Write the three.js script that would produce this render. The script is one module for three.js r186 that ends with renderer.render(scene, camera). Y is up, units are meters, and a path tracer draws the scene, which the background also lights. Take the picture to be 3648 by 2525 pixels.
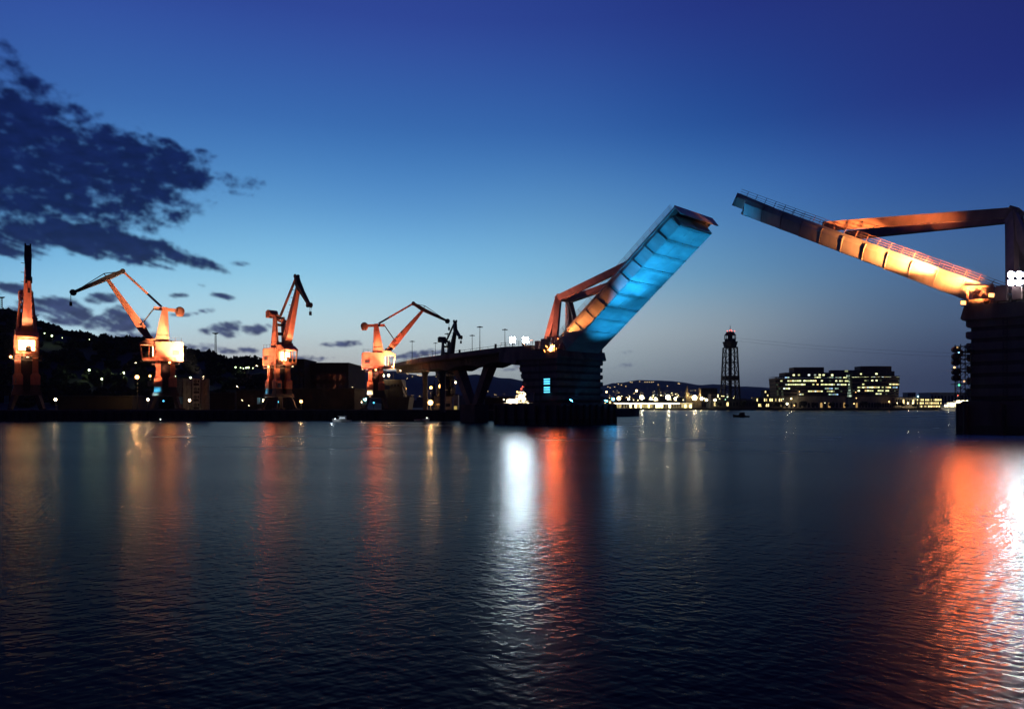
import * as THREE from 'three';
import { mergeGeometries } from 'three/addons/utils/BufferGeometryUtils.js';
import { createNoise2D } from 'simplex-noise';

// ---------------------------------------------------------------- seeded random
function rng(seed) { let s = seed >>> 0; return () => { s = (s + 0x6d2b79f5) | 0; let t = Math.imul(s ^ (s >>> 15), 1 | s); t = (t + Math.imul(t ^ (t >>> 7), 61 | t)) ^ t; return ((t ^ (t >>> 14)) >>> 0) / 4294967296; }; }
const R = rng(4211);
const D2R = Math.PI / 180;

// ---------------------------------------------------------------- camera (28 mm lens, 4 m over the water, shifted lens keeps verticals upright)
const W = 3648, H = 2525, F = 2700, HOR = 1450, EYE = 4;
const scene = new THREE.Scene();
const camera = new THREE.PerspectiveCamera(2 * Math.atan(H / 2 / F) / D2R, W / H, 0.5, 30000);
camera.position.set(0, EYE, 0);
camera.lookAt(0, EYE, -100);
camera.setViewOffset(W, H, 0, -(HOR - H / 2), W, H);
const renderer = new THREE.WebGLRenderer({ antialias: true });
renderer.setSize(1024, 708);
renderer.toneMapping = THREE.LinearToneMapping;
renderer.toneMappingExposure = 1;
renderer.shadowMap.enabled = true;

// ---------------------------------------------------------------- dusk sky (air and clouds only)
const noise2 = createNoise2D(rng(99));
const fbm = (x, y, o = 5) => { let a = 0.5, s = 0, f = 1; for (let i = 0; i < o; i++) { s += a * noise2(x * f, y * f); a *= 0.5; f *= 2.03; } return s; };
const lin = (c) => (c <= 0.04045 ? c / 12.92 : ((c + 0.055) / 1.055) ** 2.4);
const sst = (a, b, x) => { const t = Math.min(1, Math.max(0, (x - a) / (b - a))); return t * t * (3 - 2 * t); };
const skyEl = [-2, 0, 3, 6, 10, 15, 20, 27, 45, 90];
const far = (k) => [[20, 24, 42], [20, 24, 42], [21, 26, 50], [22, 28, 58], [20, 28, 66], [18, 26, 70], [18, 24, 72], [18, 20, 70], [18, 20, 68], [17, 18, 62]].map((c) => c.map((v) => v * k));
const top = [[28, 31, 108], [17, 18, 62]];
const skyAz = [
  [-180, far(0.85)], [-125, far(1)],
  [-65, [[70, 72, 85], [76, 78, 92], [88, 102, 122], [88, 122, 158], [70, 112, 162], [45, 82, 150], [37, 64, 140], [35, 46, 126], [24, 27, 96], top[1]]],
  [-34, [[140, 140, 148], [150, 150, 158], [180, 196, 208], [162, 206, 231], [114, 176, 221], [76, 128, 191], [57, 100, 171], [46, 70, 152], ...top]],
  [-20, [[138, 138, 145], [156, 153, 154], [186, 188, 190], [184, 215, 227], [138, 197, 231], [90, 149, 205], [60, 109, 179], [47, 73, 153], ...top]],
  [-8, [[130, 134, 144], [150, 153, 155], [180, 188, 190], [184, 209, 219], [136, 195, 230], [89, 148, 205], [58, 108, 177], [47, 72, 152], ...top]],
  [4, [[108, 118, 134], [124, 134, 145], [158, 171, 178], [170, 191, 203], [128, 182, 216], [87, 143, 197], [54, 101, 171], [42, 66, 144], ...top]],
  [16, [[78, 90, 112], [90, 101, 119], [122, 134, 148], [138, 156, 171], [102, 148, 186], [68, 119, 180], [40, 80, 152], [36, 54, 130], ...top]],
  [28, [[54, 66, 92], [60, 71, 97], [70, 83, 110], [82, 104, 134], [73, 110, 156], [48, 86, 154], [36, 57, 131], [34, 46, 118], ...top]],
  [38, [[44, 55, 80], [48, 60, 84], [56, 70, 97], [66, 86, 120], [58, 90, 140], [39, 69, 136], [31, 46, 118], [30, 38, 106], ...top]],
  [65, [[30, 36, 54], [32, 38, 56], [36, 44, 66], [40, 54, 84], [38, 60, 106], [30, 48, 106], [26, 36, 100], [25, 27, 92], [22, 24, 84], top[1]]],
  [125, far(1)], [180, far(0.85)],
];
const cat = (p0, p1, p2, p3, t) => p1 + 0.5 * t * (p2 - p0 + t * (2 * p0 - 5 * p1 + 4 * p2 - p3 + t * (3 * (p1 - p2) + p3 - p0)));
const seek = (list, v, get) => { let i = 0; while (i < list.length - 2 && v > get(list[i + 1])) i++; return [i, Math.min(1, Math.max(0, (v - get(list[i])) / (get(list[i + 1]) - get(list[i]))))]; };
function skyColor(az, el, out) {
  const [i, s] = seek(skyAz, az, (e) => e[0]), [j, t] = seek(skyEl, el, (e) => e), m = skyAz.length - 1, n = skyEl.length - 1;
  const cl = (k, hi) => Math.min(hi, Math.max(0, k));
  for (let c = 0; c < 3; c++) {
    const q = [0, 0, 0, 0];
    for (let k = -1; k < 3; k++) { const col = skyAz[cl(i + k, m)][1]; q[k + 1] = cat(col[cl(j - 1, n)][c], col[j][c], col[j + 1][c], col[cl(j + 2, n)][c], t); }
    out[c] = Math.max(4, cat(...q, s)) / 255;
  }
}
// cloud banks: centre x, y and half sizes in degrees (azimuth, elevation), slant, weight
const deg = (px, py) => { const a = Math.atan2(px - W / 2, F); return [a / D2R, Math.atan2((HOR - py) * Math.cos(a), F) / D2R]; };
const CL = [[80, 560, 380, 250, .18, 1], [-350, 520, 500, 330, 0, 1], [400, 590, 330, 130, .16, 1], [600, 590, 145, 80, .2, 1.05], [20, 440, 170, 90, .55, .8], [110, 300, 85, 42, .45, .8], [20, 220, 90, 60, .4, .62], [195, 395, 50, 28, .5, .6],
  [300, 730, 330, 80, .05, .86], [600, 740, 110, 60, 0, .66], [640, 775, 50, 28, 0, .8], [790, 640, 150, 30, .05, .56], [860, 690, 60, 14, 0, .5], [730, 560, 40, 30, .3, .7], [500, 700, 120, 60, .1, .75],
  [340, 858, 330, 58, .1, 1.1], [40, 850, 160, 62, 0, .95], [690, 930, 150, 26, .2, .8], [-250, 850, 300, 60, 0, 1], [560, 900, 160, 40, .1, .85], [850, 940, 40, 9, 0, .5],
  [40, 1030, 70, 24, 0, .9], [185, 1095, 125, 36, 0, 1], [240, 1120, 90, 40, 0, .95], [365, 1062, 65, 20, -.1, .9], [430, 1140, 85, 42, .1, 1], [350, 1150, 70, 34, 0, .9], [70, 1110, 70, 24, 0, .75], [480, 1205, 110, 24, 0, .8], [640, 1053, 34, 9, 0, .75], [788, 1055, 42, 11, .15, .9], [735, 1106, 34, 9, -.1, .75], [715, 1015, 26, 6, 0, .5],
  [650, 1120, 60, 8, -.1, .6], [780, 1170, 80, 24, -.2, .8], [905, 1172, 56, 22, -.1, .85], [820, 1188, 40, 16, 0, .7], [885, 1248, 48, 11, 0, .85], [815, 1252, 40, 10, 0, .8], [1230, 1224, 80, 10, -.05, .9], [1050, 1282, 140, 16, -.05, .8], [1490, 1262, 100, 14, -.12, .85], [1110, 1150, 30, 6, 0, .4], [700, 1240, 110, 18, 0, .7], [1010, 1230, 60, 7, 0, .5],
  [2235, 1256, 30, 7, -.15, .55], [2225, 1302, 60, 9, -.1, .5], [1900, 1310, 300, 12, 0, .5], [-300, 1100, 260, 60, 0, .9], [-700, 700, 400, 160, 0, .9]];
const wisp = [];
for (const [px, py, rx, ry, sl, w] of CL) { const [a, e] = deg(px, py), k = Math.cos(a * D2R); wisp.push([a, e, rx / F / D2R * k * k, ry / F / D2R * k, sl, w]); }
function cloudAt(az, el) {
  if (az > 22 || az < -75 || el > 30 || el < 0.5) return 0;
  let m = 0;
  const wx = fbm(az * 0.35 + 7, el * 0.7, 3) * 1.1, wy = fbm(az * 0.35 - 31, el * 0.7 + 5, 3) * 0.5;
  for (const [a, e, rx, ry, sl, w] of wisp) {
    const dx = az + wx * Math.min(1, rx / 3) - a, dy = el + wy * Math.min(1, ry / 1.2) - e + sl * dx;
    const q = 1 - (dx * dx) / (rx * rx) - (dy * dy) / (ry * ry);
    if (q > -1) m = Math.max(m, w * sst(-1, 0.9, q));
  }
  if (m < 0.02) return 0;
  const fine = sst(3, 12, el);
  const n = fbm(az * (0.9 - .4 * fine), el * (2.6 - 1.7 * fine) , 5) * 0.66 + fbm(az * 2.2 + 40, el * (4 - 1.6 * fine), 3) * 0.2;
  return sst(0.32, 0.96, m + n * 0.7 + 0.03);
}
{
  const w = 4096, h = 2048, px = new Float32Array(w * h * 4), c = [0, 0, 0];
  for (let y = h / 2 - 4; y < h; y++) {
    const el = ((y + 0.5) / h - 0.5) * 180;
    for (let x = 0; x < w; x++) {
      let th = ((x + 0.5) / w - 0.5) * 2 * Math.PI;            // atan2(z, x)
      let az = th / D2R + 90; if (az > 180) az -= 360;
      skyColor(az, el, c);
      const o = cloudAt(az, el), i = (y * w + x) * 4;
      const lo = sst(13, 2, el), side = o ? .95 + .4 * fbm(az * .5 + 11, el * 1.1, 5) + .25 * (1 - o) : 1;
      const cc = [15 + 62 * lo, 29 + 58 * lo, 80 + 44 * lo];
      for (let k = 0; k < 3; k++) px[i + k] = lin(c[k]) * (1 - o * .97) + lin(cc[k] / 255) * o * .97 * Math.max(.55, side);
      px[i + 3] = 1;
    }
  }
  const base = (h / 2) * w * 4;
  for (let i = 0; i < (h / 2 - 4) * w * 4; i += 4) { px[i] = .01; px[i + 1] = .014; px[i + 2] = .03; px[i + 3] = 1; }
  const t = new THREE.DataTexture(px, w, h, THREE.RGBAFormat, THREE.FloatType);
  t.mapping = THREE.EquirectangularReflectionMapping; t.magFilter = THREE.LinearFilter; t.needsUpdate = true;
  scene.background = t; scene.environment = t;
}
// the last light of the sun, just under the horizon behind the harbour
const sun = new THREE.DirectionalLight(new THREE.Color(1, 0.72, 0.5), 0.02);
sun.position.set(-240, 45, -970); sun.castShadow = true; sun.shadow.radius = 40;
sun.shadow.camera.left = -400; sun.shadow.camera.right = 400; sun.shadow.camera.top = 300; sun.shadow.camera.bottom = -300; sun.shadow.camera.far = 3000;
scene.add(sun);

scene.fog = new THREE.FogExp2(new THREE.Color().setRGB(.8, .88, 1), 3e-5);                 // evening haze over the water

// ---------------------------------------------------------------- helpers
const V = (x, y, z) => new THREE.Vector3(x, y, z);
const at = (px, py, d) => V((px - W / 2) / F * d, EYE + (HOR - py) / F * d, -d);      // where a sight line meets the depth d
const used = new Map();
function numbered(n) { const k = used.get(n) ?? 0; used.set(n, k + 1); return k ? n + '_' + String(k).padStart(3, '0') : n; }
function tag(o, label, category, group, kind) { if (label) o.userData.label = label; if (category) o.userData.category = category; if (group) o.userData.group = group; if (kind) o.userData.kind = kind; return o; }
function thing(name, label, category, p = [0, 0, 0], turn = 0, group) {
  const o = new THREE.Group(); o.name = numbered(name); scene.add(o); o.position.set(...(p.isVector3 ? p.toArray() : p)); o.rotation.y = turn;
  return tag(o, label, category, group);
}
function uvBox(g, s = 1) {                       // metres as uv, by the largest axis of the normal
  const p = g.attributes.position, n = g.attributes.normal, u = new Float32Array(p.count * 2);
  for (let i = 0; i < p.count; i++) {
    const ax = Math.abs(n.getX(i)), ay = Math.abs(n.getY(i)), az = Math.abs(n.getZ(i));
    const [a, b] = ax > ay && ax > az ? [p.getZ(i), p.getY(i)] : ay > az ? [p.getX(i), p.getZ(i)] : [p.getX(i), p.getY(i)];
    u[i * 2] = a * s; u[i * 2 + 1] = b * s;
  }
  g.setAttribute('uv', new THREE.BufferAttribute(u, 2)); return g;
}
class MB {
  constructor() { this.l = []; }
  add(g) { if (g.index) g = g.toNonIndexed(); for (const k of Object.keys(g.attributes)) if (!['position', 'normal'].includes(k)) g.deleteAttribute(k); this.l.push(g); return this; }
  box(x, y, z, w, h, d, ry = 0) { const g = new THREE.BoxGeometry(w, h, d); if (ry) g.rotateY(ry); return this.add(g.translate(x, y, z)); }
  bar(a, b, w, h = w) {                          // box from a to b, w across and h high
    a = a.isVector3 ? a : V(...a); b = b.isVector3 ? b : V(...b);
    const l = a.distanceTo(b), g = new THREE.BoxGeometry(w, h, l), m = new THREE.Matrix4(), dir = b.clone().sub(a).normalize();
    const up = Math.abs(dir.y) > .98 ? V(0, 0, 1) : V(0, 1, 0);
    m.lookAt(b, a, up); m.setPosition(a.clone().add(b).multiplyScalar(.5)); g.applyMatrix4(m); return this.add(g);
  }
  rod(a, b, r0, r1 = r0, n = 8) {
    a = a.isVector3 ? a : V(...a); b = b.isVector3 ? b : V(...b);
    const l = a.distanceTo(b), g = new THREE.CylinderGeometry(r1, r0, l, n);
    g.applyQuaternion(new THREE.Quaternion().setFromUnitVectors(V(0, 1, 0), b.clone().sub(a).normalize())); return this.add(g.translate((a.x + b.x) / 2, (a.y + b.y) / 2, (a.z + b.z) / 2));
  }
  ball(x, y, z, r, sy = 1) { const g = new THREE.SphereGeometry(r, 12, 8); g.scale(1, sy, 1); return this.add(g.translate(x, y, z)); }
  taper(a, b, wa, ha, wb, hb) {                  // box beam that narrows from a to b
    a = a.isVector3 ? a : V(...a); b = b.isVector3 ? b : V(...b);
    const g = new THREE.BoxGeometry(1, 1, 1), l = a.distanceTo(b), p = g.attributes.position;
    for (let i = 0; i < p.count; i++) { const t = p.getZ(i) > 0 ? 1 : 0; p.setXYZ(i, p.getX(i) * (t ? wb : wa), p.getY(i) * (t ? hb : ha), p.getZ(i) * l); }
    const dir = b.clone().sub(a).normalize(), m = new THREE.Matrix4(); m.lookAt(b, a, Math.abs(dir.y) > .98 ? V(0, 0, 1) : V(0, 1, 0)); m.setPosition(a.clone().add(b).multiplyScalar(.5)); g.applyMatrix4(m); g.computeVertexNormals(); return this.add(g);
  }
  prism(pts, z0, z1) {                           // outline in x, y; from z0 to z1
    const g = new THREE.ExtrudeGeometry(new THREE.Shape(pts.map((p) => new THREE.Vector2(...p))), { depth: z1 - z0, bevelEnabled: false }); return this.add(g.translate(0, 0, z0));
  }
  build(name, mat, parent, s = 1) {
    const g = uvBox(mergeGeometries(this.l), s), m = new THREE.Mesh(g, mat); m.name = name; m.castShadow = m.receiveShadow = true; (parent ?? scene).add(m); return m;
  }
}
const rgb = (r, g, b) => new THREE.Color().setRGB(r, g, b);
function noiseTex(seed, n, f, lo, hi, streak = 1) {     // grey mottling, tiles
  const nz = createNoise2D(rng(seed)), d = new Uint8Array(n * n * 4);
  const per = (x, y, k) => { const a = x / n * 2 * Math.PI, b = y / n * 2 * Math.PI, u = x / n, v = y / n; const w = (p, q) => nz(p * k, q * k * streak); return w(u, v) * (1 - u) * (1 - v) + w(u - 1, v) * u * (1 - v) + w(u, v - 1) * (1 - u) * v + w(u - 1, v - 1) * u * v; };
  for (let y = 0; y < n; y++) for (let x = 0; x < n; x++) {
    let s = 0, a = .5; for (let o = 0; o < 5; o++) { s += a * per(x, y, f * 2 ** o); a *= .55; }
    const v = Math.round(255 * Math.min(1, Math.max(0, lo + (hi - lo) * (0.5 + 0.75 * s)))), i = (y * n + x) * 4; d[i] = d[i + 1] = d[i + 2] = v; d[i + 3] = 255;
  }
  const t = new THREE.DataTexture(d, n, n); t.wrapS = t.wrapT = THREE.RepeatWrapping; t.magFilter = THREE.LinearFilter; t.needsUpdate = true; return t;
}
const rep = (t, k, ky = k) => { const c = t.clone(); c.repeat.set(k, ky); c.needsUpdate = true; return c; };
const stainT = noiseTex(5, 256, 4, .35, 1.05, .35), grainT = noiseTex(6, 256, 7, .6, 1.05);
function mat(r, g, b, rough = .8, o = {}) {
  const { scale = .08, bump = 0, stain = true, ...rest } = o;
  const m = new THREE.MeshStandardMaterial({ color: rgb(r, g, b), roughness: rough, ...rest });
  if (stain) m.map = rep(stainT, scale);
  if (bump) { m.bumpMap = rep(grainT, scale * 6); m.bumpScale = bump; }
  return m;
}
const glowCache = new Map();
function glow(r, g, b) { const k = [r, g, b].join(); if (!glowCache.has(k)) glowCache.set(k, new THREE.MeshStandardMaterial({ color: rgb(.02, .02, .02), roughness: .5, emissive: rgb(r, g, b) })); return glowCache.get(k); }
function point(p, r, g, b, I, radius = 2, dist = 0) { const l = new THREE.PointLight(rgb(r, g, b), I, dist, 2); l.position.copy(p.isVector3 ? p : V(...p)); l.castShadow = true; l.shadow.radius = radius; scene.add(l); return l; }
function spot(p, t, r, g, b, I, angle, pen = .6, radius = 5) {
  const l = new THREE.SpotLight(rgb(r, g, b), I, 0, angle * D2R, pen, 2); l.position.copy(p.isVector3 ? p : V(...p)); l.target.position.copy(t.isVector3 ? t : V(...t)); l.castShadow = true; l.shadow.radius = radius; scene.add(l, l.target); return l;
}

// ---------------------------------------------------------------- water
{
  const n = 1024, T = 20, d = new Uint8Array(n * n * 4), sx = new Float32Array(n * n), sy = new Float32Array(n * n), q = rng(31);
  for (let k = 0; k < 90; k++) {
    const f = 16 * (190 / 16) ** (k / 89) * (0.85 + .3 * q()), th = Math.PI / 2 + (q() - .5) * 2.4;      // crests mostly across the view
    const kx = Math.round(f * Math.cos(th)), ky = Math.round(f * Math.sin(th)), ph = q() * 6.283, amp = WAVE_S(f), L = Math.hypot(kx, ky) || 1;
    const cx = new Float32Array(n), cy = new Float32Array(n), ssx = new Float32Array(n), ssy = new Float32Array(n);
    for (let i = 0; i < n; i++) { const a = 2 * Math.PI * kx * i / n + ph, b = 2 * Math.PI * ky * i / n; cx[i] = Math.cos(a); ssx[i] = Math.sin(a); cy[i] = Math.cos(b); ssy[i] = Math.sin(b); }
    const ax = amp * kx / L, ay = amp * ky / L;
    for (let y = 0; y < n; y++) for (let x = 0; x < n; x++) { const c = cx[x] * cy[y] - ssx[x] * ssy[y], i = y * n + x; sx[i] += ax * c; sy[i] += ay * c; }
  }
  function WAVE_S(f) { return 0.0098 * Math.min(1, .12 + f / 80); }
  for (let i = 0; i < n * n; i++) { const l = Math.hypot(sx[i], sy[i], 1); d[i * 4] = 127.5 - 127.5 * sx[i] / l; d[i * 4 + 1] = 127.5 - 127.5 * sy[i] / l; d[i * 4 + 2] = 127.5 + 127.5 / l; d[i * 4 + 3] = 255; }
  const nt = new THREE.DataTexture(d, n, n); nt.wrapS = nt.wrapT = THREE.RepeatWrapping; nt.magFilter = THREE.LinearFilter; nt.needsUpdate = true;
  const g = new THREE.BufferGeometry(), X = 6000, z0 = 60, z1 = -9000;
  g.setAttribute('position', new THREE.BufferAttribute(new Float32Array([-X, 0, z0, X, 0, z0, X, 0, z1, -X, 0, z1]), 3));
  g.setAttribute('normal', new THREE.BufferAttribute(new Float32Array([0, 1, 0, 0, 1, 0, 0, 1, 0, 0, 1, 0]), 3));
  g.setAttribute('uv', new THREE.BufferAttribute(new Float32Array([-X / T, -z0 / T, X / T, -z0 / T, X / T, -z1 / T, -X / T, -z1 / T]), 2));
  g.setIndex([0, 1, 2, 0, 2, 3]);
  const PATCH = rep(noiseTex(17, 256, 3, .76, 1), .1, .22);           // calmer and rougher patches of wind
  const wm = new THREE.MeshPhysicalMaterial({ color: rgb(.001, .005, .03), roughness: .29, roughnessMap: PATCH, ior: 1.33, normalMap: nt, specularIntensity: .02 });
  wm.normalScale.set(1, 1);
  const w = new THREE.Mesh(g, wm); w.name = 'water'; w.receiveShadow = true; scene.add(w); tag(w, 'dark blue rippled harbour water with coloured light streaks', null, null, 'structure');
}

// ---------------------------------------------------------------- materials of the built things
const concrete = mat(.22, .18, .15, .9, { scale: .06, bump: .02 }), darkConcrete = mat(.10, .085, .075, .92, { scale: .06, bump: .02 });
const leafPaint = mat(.62, .60, .57, .5, { scale: .05 }), trussPaint = mat(.45, .27, .23, .5, { scale: .07 });
const cranePaint = mat(.62, .17, .085, .55, { scale: .09 }), craneDark = mat(.07, .035, .03, .7), steelDark = mat(.03, .032, .036, .7), blackIron = mat(.018, .018, .02, .6);
const asphalt = mat(.05, .05, .052, .9), rubber = mat(.015, .015, .016, .85, { stain: false });
const glassDark = new THREE.MeshStandardMaterial({ color: rgb(.012, .015, .02), roughness: .12 });
const greyMetal = mat(.16, .16, .165, .55), whitePaint = mat(.75, .75, .73, .5), bluePaint = mat(.06, .22, .34, .5), creamPaint = mat(.6, .55, .42, .6);

const sodium = glow(14, 6.2, 1.6), warmWhite = glow(16, 12, 7), mercury = glow(5, 6.5, 3.2), whiteHot = glow(60, 66, 80), cyanGlow = glow(.25, 1.6, 2.6), redGlow = glow(5, .5, .3), greenGlow = glow(.3, 2, 1);

// ---------------------------------------------------------------- bascule bridge: two raised leaves over the channel
const S = Math.SQRT1_2;
function leaf(label, pos, turn, tilt, L) {
  const o = thing('bascule_leaf', label, 'bridge leaf', pos); o.rotation.order = 'YXZ'; o.rotation.set(0, turn, tilt);
  const HW = 7.5, D = 2.55, n = Math.round((L - 1) / 4), st = (L - .6) / n;
  let b = new MB();                                                   // closed box girder
  b.box(L / 2 - 1.7, D / 2, 0, L + 2.4, D, 11.9); b.build('box_girder', leafPaint, o, 1);
  for (let i = 0; i < n; i++) for (const s of [-1, 1]) {              // sloping side plates, one between each pair of ribs
    const x0 = -.4 + i * st + .09, x1 = -.4 + (i + 1) * st - .09, j = ((i * 7 + (s > 0 ? 3 : 0)) % 5 - 2) * .012;
    b = new MB(); b.prism([[5.9, .04], [6.06 + j, .02], [7.3 + j, D - .62], [7.3, D - .02], [5.9, D - .02]], 0, x1 - x0);
    const q = b.l[0]; if (s > 0) { q.rotateY(Math.PI / 2).scale(1, 1, -1); const ix = q.attributes; for (const k of ['position', 'normal']) { const arr = ix[k]; for (let t = 0; t < arr.count; t += 3) { const e = [arr.getX(t), arr.getY(t), arr.getZ(t)]; arr.setXYZ(t, arr.getX(t + 1), arr.getY(t + 1), arr.getZ(t + 1)); arr.setXYZ(t + 1, ...e); } } } else q.rotateY(Math.PI / 2);
    q.translate(x0, 0, 0); b.build('side_plate', leafPaint, o);
    b = new MB(); b.prism([[5.9, -.04], [6.1, -.06], [7.42, D - .64], [7.42, D], [5.9, D]], -.05, .05);
    const r = b.l[0]; r.rotateY(Math.PI / 2); if (s > 0) r.rotateY(Math.PI); r.translate(-.4 + i * st, 0, 0); b.build('side_rib', leafPaint, o);
  }
  for (let i = 0; i <= n; i++) { b = new MB(); b.box(-.4 + i * st, -.02, 0, .28, .13, 11.9); b.build('floor_rib', leafPaint, o); }
  for (let i = 0; i < n; i++) for (let k = 0; k < 3; k++) { b = new MB(); b.box(-.4 + (i + .5) * st, -.015 - ((i * 5 + k * 3) % 4) * .008, (k - 1) * 3.93, st - .62, .05, 3.83); b.build('soffit_plate', leafPaint, o); }
  for (const s of [-1, 1]) { b = new MB(); b.box(L / 2 - 1, D + .2, s * 6.6, L + 4, .4, 1.9); b.build('edge_beam', leafPaint, o); }
  b = new MB(); b.box(L / 2 - 1, D + .22, 0, L + 4, .36, 11.3); b.build('road_deck', asphalt, o);
  for (const s of [-1, 1]) { b = new MB(); for (let x = -2; x <= L; x += 2) b.box(x, D + .95, s * 7.35, .07, 1.1, .07); for (const y of [.75, 1.1, 1.5]) b.bar([-3, D + y, s * 7.35], [L + .6, D + y, s * 7.35], .06); b.build('railing', trussPaint, o); }
  b = new MB(); b.box(L + 1.05, D - .5, 0, .22, 2.4, 14.6); b.build('tip_plate', leafPaint, o);
  for (const s of [-1, 1]) {                                          // leaning truss frames: legs, tie and cross beam
    const zb = s * 5, za = s * 1.9, A = V(4.1, 14.3 + D - 3, za);
    for (const [x0, y0] of [[-7.6, 3.2], [-2.3, 3.1]]) { b = new MB(); b.bar([x0, y0 + .3, zb], A, 1.15, 1.3); b.build('frame_leg', trussPaint, o); }
    b = new MB(); b.bar(A, [Math.min(29, L * .66), D + .3, zb], 1.15, 1.5); b.build('frame_tie', trussPaint, o);
  }
  b = new MB(); b.box(4.1, 14.2, 0, 1.3, 1.2, 4.4); b.build('cross_beam', trussPaint, o);
  b = new MB(); b.box(-7, 1.6, 0, 8, 4.6, 10.5); b.build('counterweight', darkConcrete, o);
  for (const s of [-1, 1]) { b = new MB(); const c = new THREE.CylinderGeometry(1.7, 1.7, 1.1, 28); c.rotateX(Math.PI / 2); c.translate(0, 1.5, s * 6.5); b.add(c); for (let k = 0; k < 12; k++) { const a = k * Math.PI / 6; b.box(Math.cos(a) * 1.62, 1.5 + Math.sin(a) * 1.62, s * 6.95, .28, .28, .25); } b.build('trunnion', trussPaint, o); }
  return o;
}
const LP = V(16.2, 16.5, -178.3), RP = V(74.6, 19.1, -117.5), TL = -Math.PI / 4, TR = 3 * Math.PI / 4;
leaf('raised bridge leaf whose underside glows blue, on the dark pier in mid channel', LP, TL, 38 * D2R, 40);
leaf('raised bridge leaf lit orange along its side, hinged on the frame-edge pier', RP, TR, 28 * D2R, 45);

function pier(label, pos, turn, Ht, near, base) {
  const o = thing('bridge_pier', label, 'bridge pier', pos, turn), q = rng(Math.round(Ht * 10));
  let b, y = 5;
  const back = (v) => -(9.6 + (v - 5) * .3);
  const topY = Ht - 3.4;
  const n = Math.round((topY - 5) / 1.75), st = (topY - 5) / n;
  for (let i = 0; i < n; i++) {                                        // banded wall: proud courses between recessed joints
    const lo = 5 + i * st, mid = lo + st * .36, hi = lo + st, j = (q() - .5) * .12;
    b = new MB(); b.prism([[-.5, lo], [-.5, mid], [back(mid) + .3, mid], [back(lo) + .12, lo]], -8.12, 8.12); b.build('joint_course', darkConcrete, o);
    b = new MB(); b.prism([[-.12 + j, mid], [.1 + j, mid + .25], [.1 + j, hi - .12], [-.1 + j, hi], [back(hi), hi], [back(mid), mid]], -8.3 - j * .5, 8.3 + j * .5); b.build('concrete_course', concrete, o);
  }
  b = new MB(); b.prism([[.5, topY], [.75, topY + .3], [.25, topY + 2.1], [-18.5, topY + 2.1], [-18.5, topY - .1], [back(topY) - 1.6, topY - .6], [back(topY) - 1.4, topY - .9], [back(topY), topY - 1.1], [back(topY), topY]], -8.8, 8.8); b.build('pier_head', concrete, o);
  b = new MB(); b.box(-1.3, topY + 2.55, -8, 1.9, .9, 1.4).box(-1.3, topY + 2.55, 8, 1.9, .9, 1.4).box(-13.2, topY + 2.75, 0, 10.6, 1.3, 17.2); b.build('coping', concrete, o);
  // bearing frames and control boxes beside the pivot
  for (const s of [-1, 1]) {
    b = new MB(); b.box(-1.6, topY + 3.6, s * 7.9, .3, 2.6, .3).box(.0, topY + 3.4, s * 7.9, .3, 2.4, .3).box(-3.2, topY + 3.7, s * 7.9, .3, 2.8, .3).bar([-3.4, topY + 4.9, s * 7.9], [.2, topY + 4.9, s * 7.9], .24).bar([-3.2, topY + 2.6, s * 7.9], [-1.6, topY + 4.8, s * 7.9], .16).box(-4.4, topY + 3.6, s * 7.7, 1.3, 2.2, 1.2).box(-6.3, topY + 3.4, s * 7.9, 1.1, 1.8, 1);
    b.build('bearing_frame', trussPaint, o);
    b = new MB(); for (let x = -18; x < -7; x += 1.5) b.box(x, topY + 4, s * 8.5, .06, 1.2, .06); b.bar([-18.2, topY + 4.5, s * 8.5], [-7, topY + 4.5, s * 8.5], .06).bar([-18.2, topY + 4, s * 8.5], [-7, topY + 4, s * 8.5], .05); b.build('railing', steelDark, o);
  }
  const [ex, ez, el] = base;
  b = new MB(); b.prism([[ex, -1], [ex, 4.2], [ex - .5, 4.9], [-el, 4.9], [-el, -1]], -8.3 - ez, 8.3 + ez); b.build('pier_base', darkConcrete, o);
  { const z = near * (8.3 + ez), lz = near * 8.62; b = new MB(); b.box((ex - el) / 2, .55, z + near * .012, el + ex - .1, 1.5, .03).box(ex + .012, .55, 0, .03, 1.5, 16.4 + 2 * ez); b.build('tide_line', mat(.022, .03, .02, .6, { scale: .3 }), o);
    b = new MB(); for (const x of [-5.2, -4.7]) b.bar([x, 5, lz], [x, topY, lz], .07); for (let y = 5.3; y < topY; y += .4) b.bar([-5.2, y, lz], [-4.7, y, lz], .05); b.build('ladder', steelDark, o);
    b = new MB(); b.box(-7.6, 6.3, near * 8.4, 1.2, 2.1, .2); b.build('door', greyMetal, o); }
  for (let k = 0; k < 9; k++) { const z = -8 - ez + 1 + k * (14.6 + 2 * ez) / 8; b = new MB(); b.rod([ex + .35, -1, z], [ex + .35, 4.6, z], .35, .35, 10); b.build('fender_pile', rubber, o); }
  for (let k = 0; k < 7; k++) { const x = ex - 1 - k * (el + ex - 2) / 6; b = new MB(); b.rod([x, -1, near * (8.65 + ez)], [x, 4.4, near * (8.65 + ez)], .32, .32, 10); b.build('fender_pile', rubber, o); }
  return o;
}
const lpier = pier('banded concrete pier in mid channel with two lit blue louvre panels', [16.1, 0, -177.8], TL, 18.5, 1, [3, 1.8, 19]);
pier('dark banded concrete pier filling the edge of the frame, with signal lights on its corner', [73.6, 0, -118.6], TR, 20.3, -1, [.8, 1.2, 30]);
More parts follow.
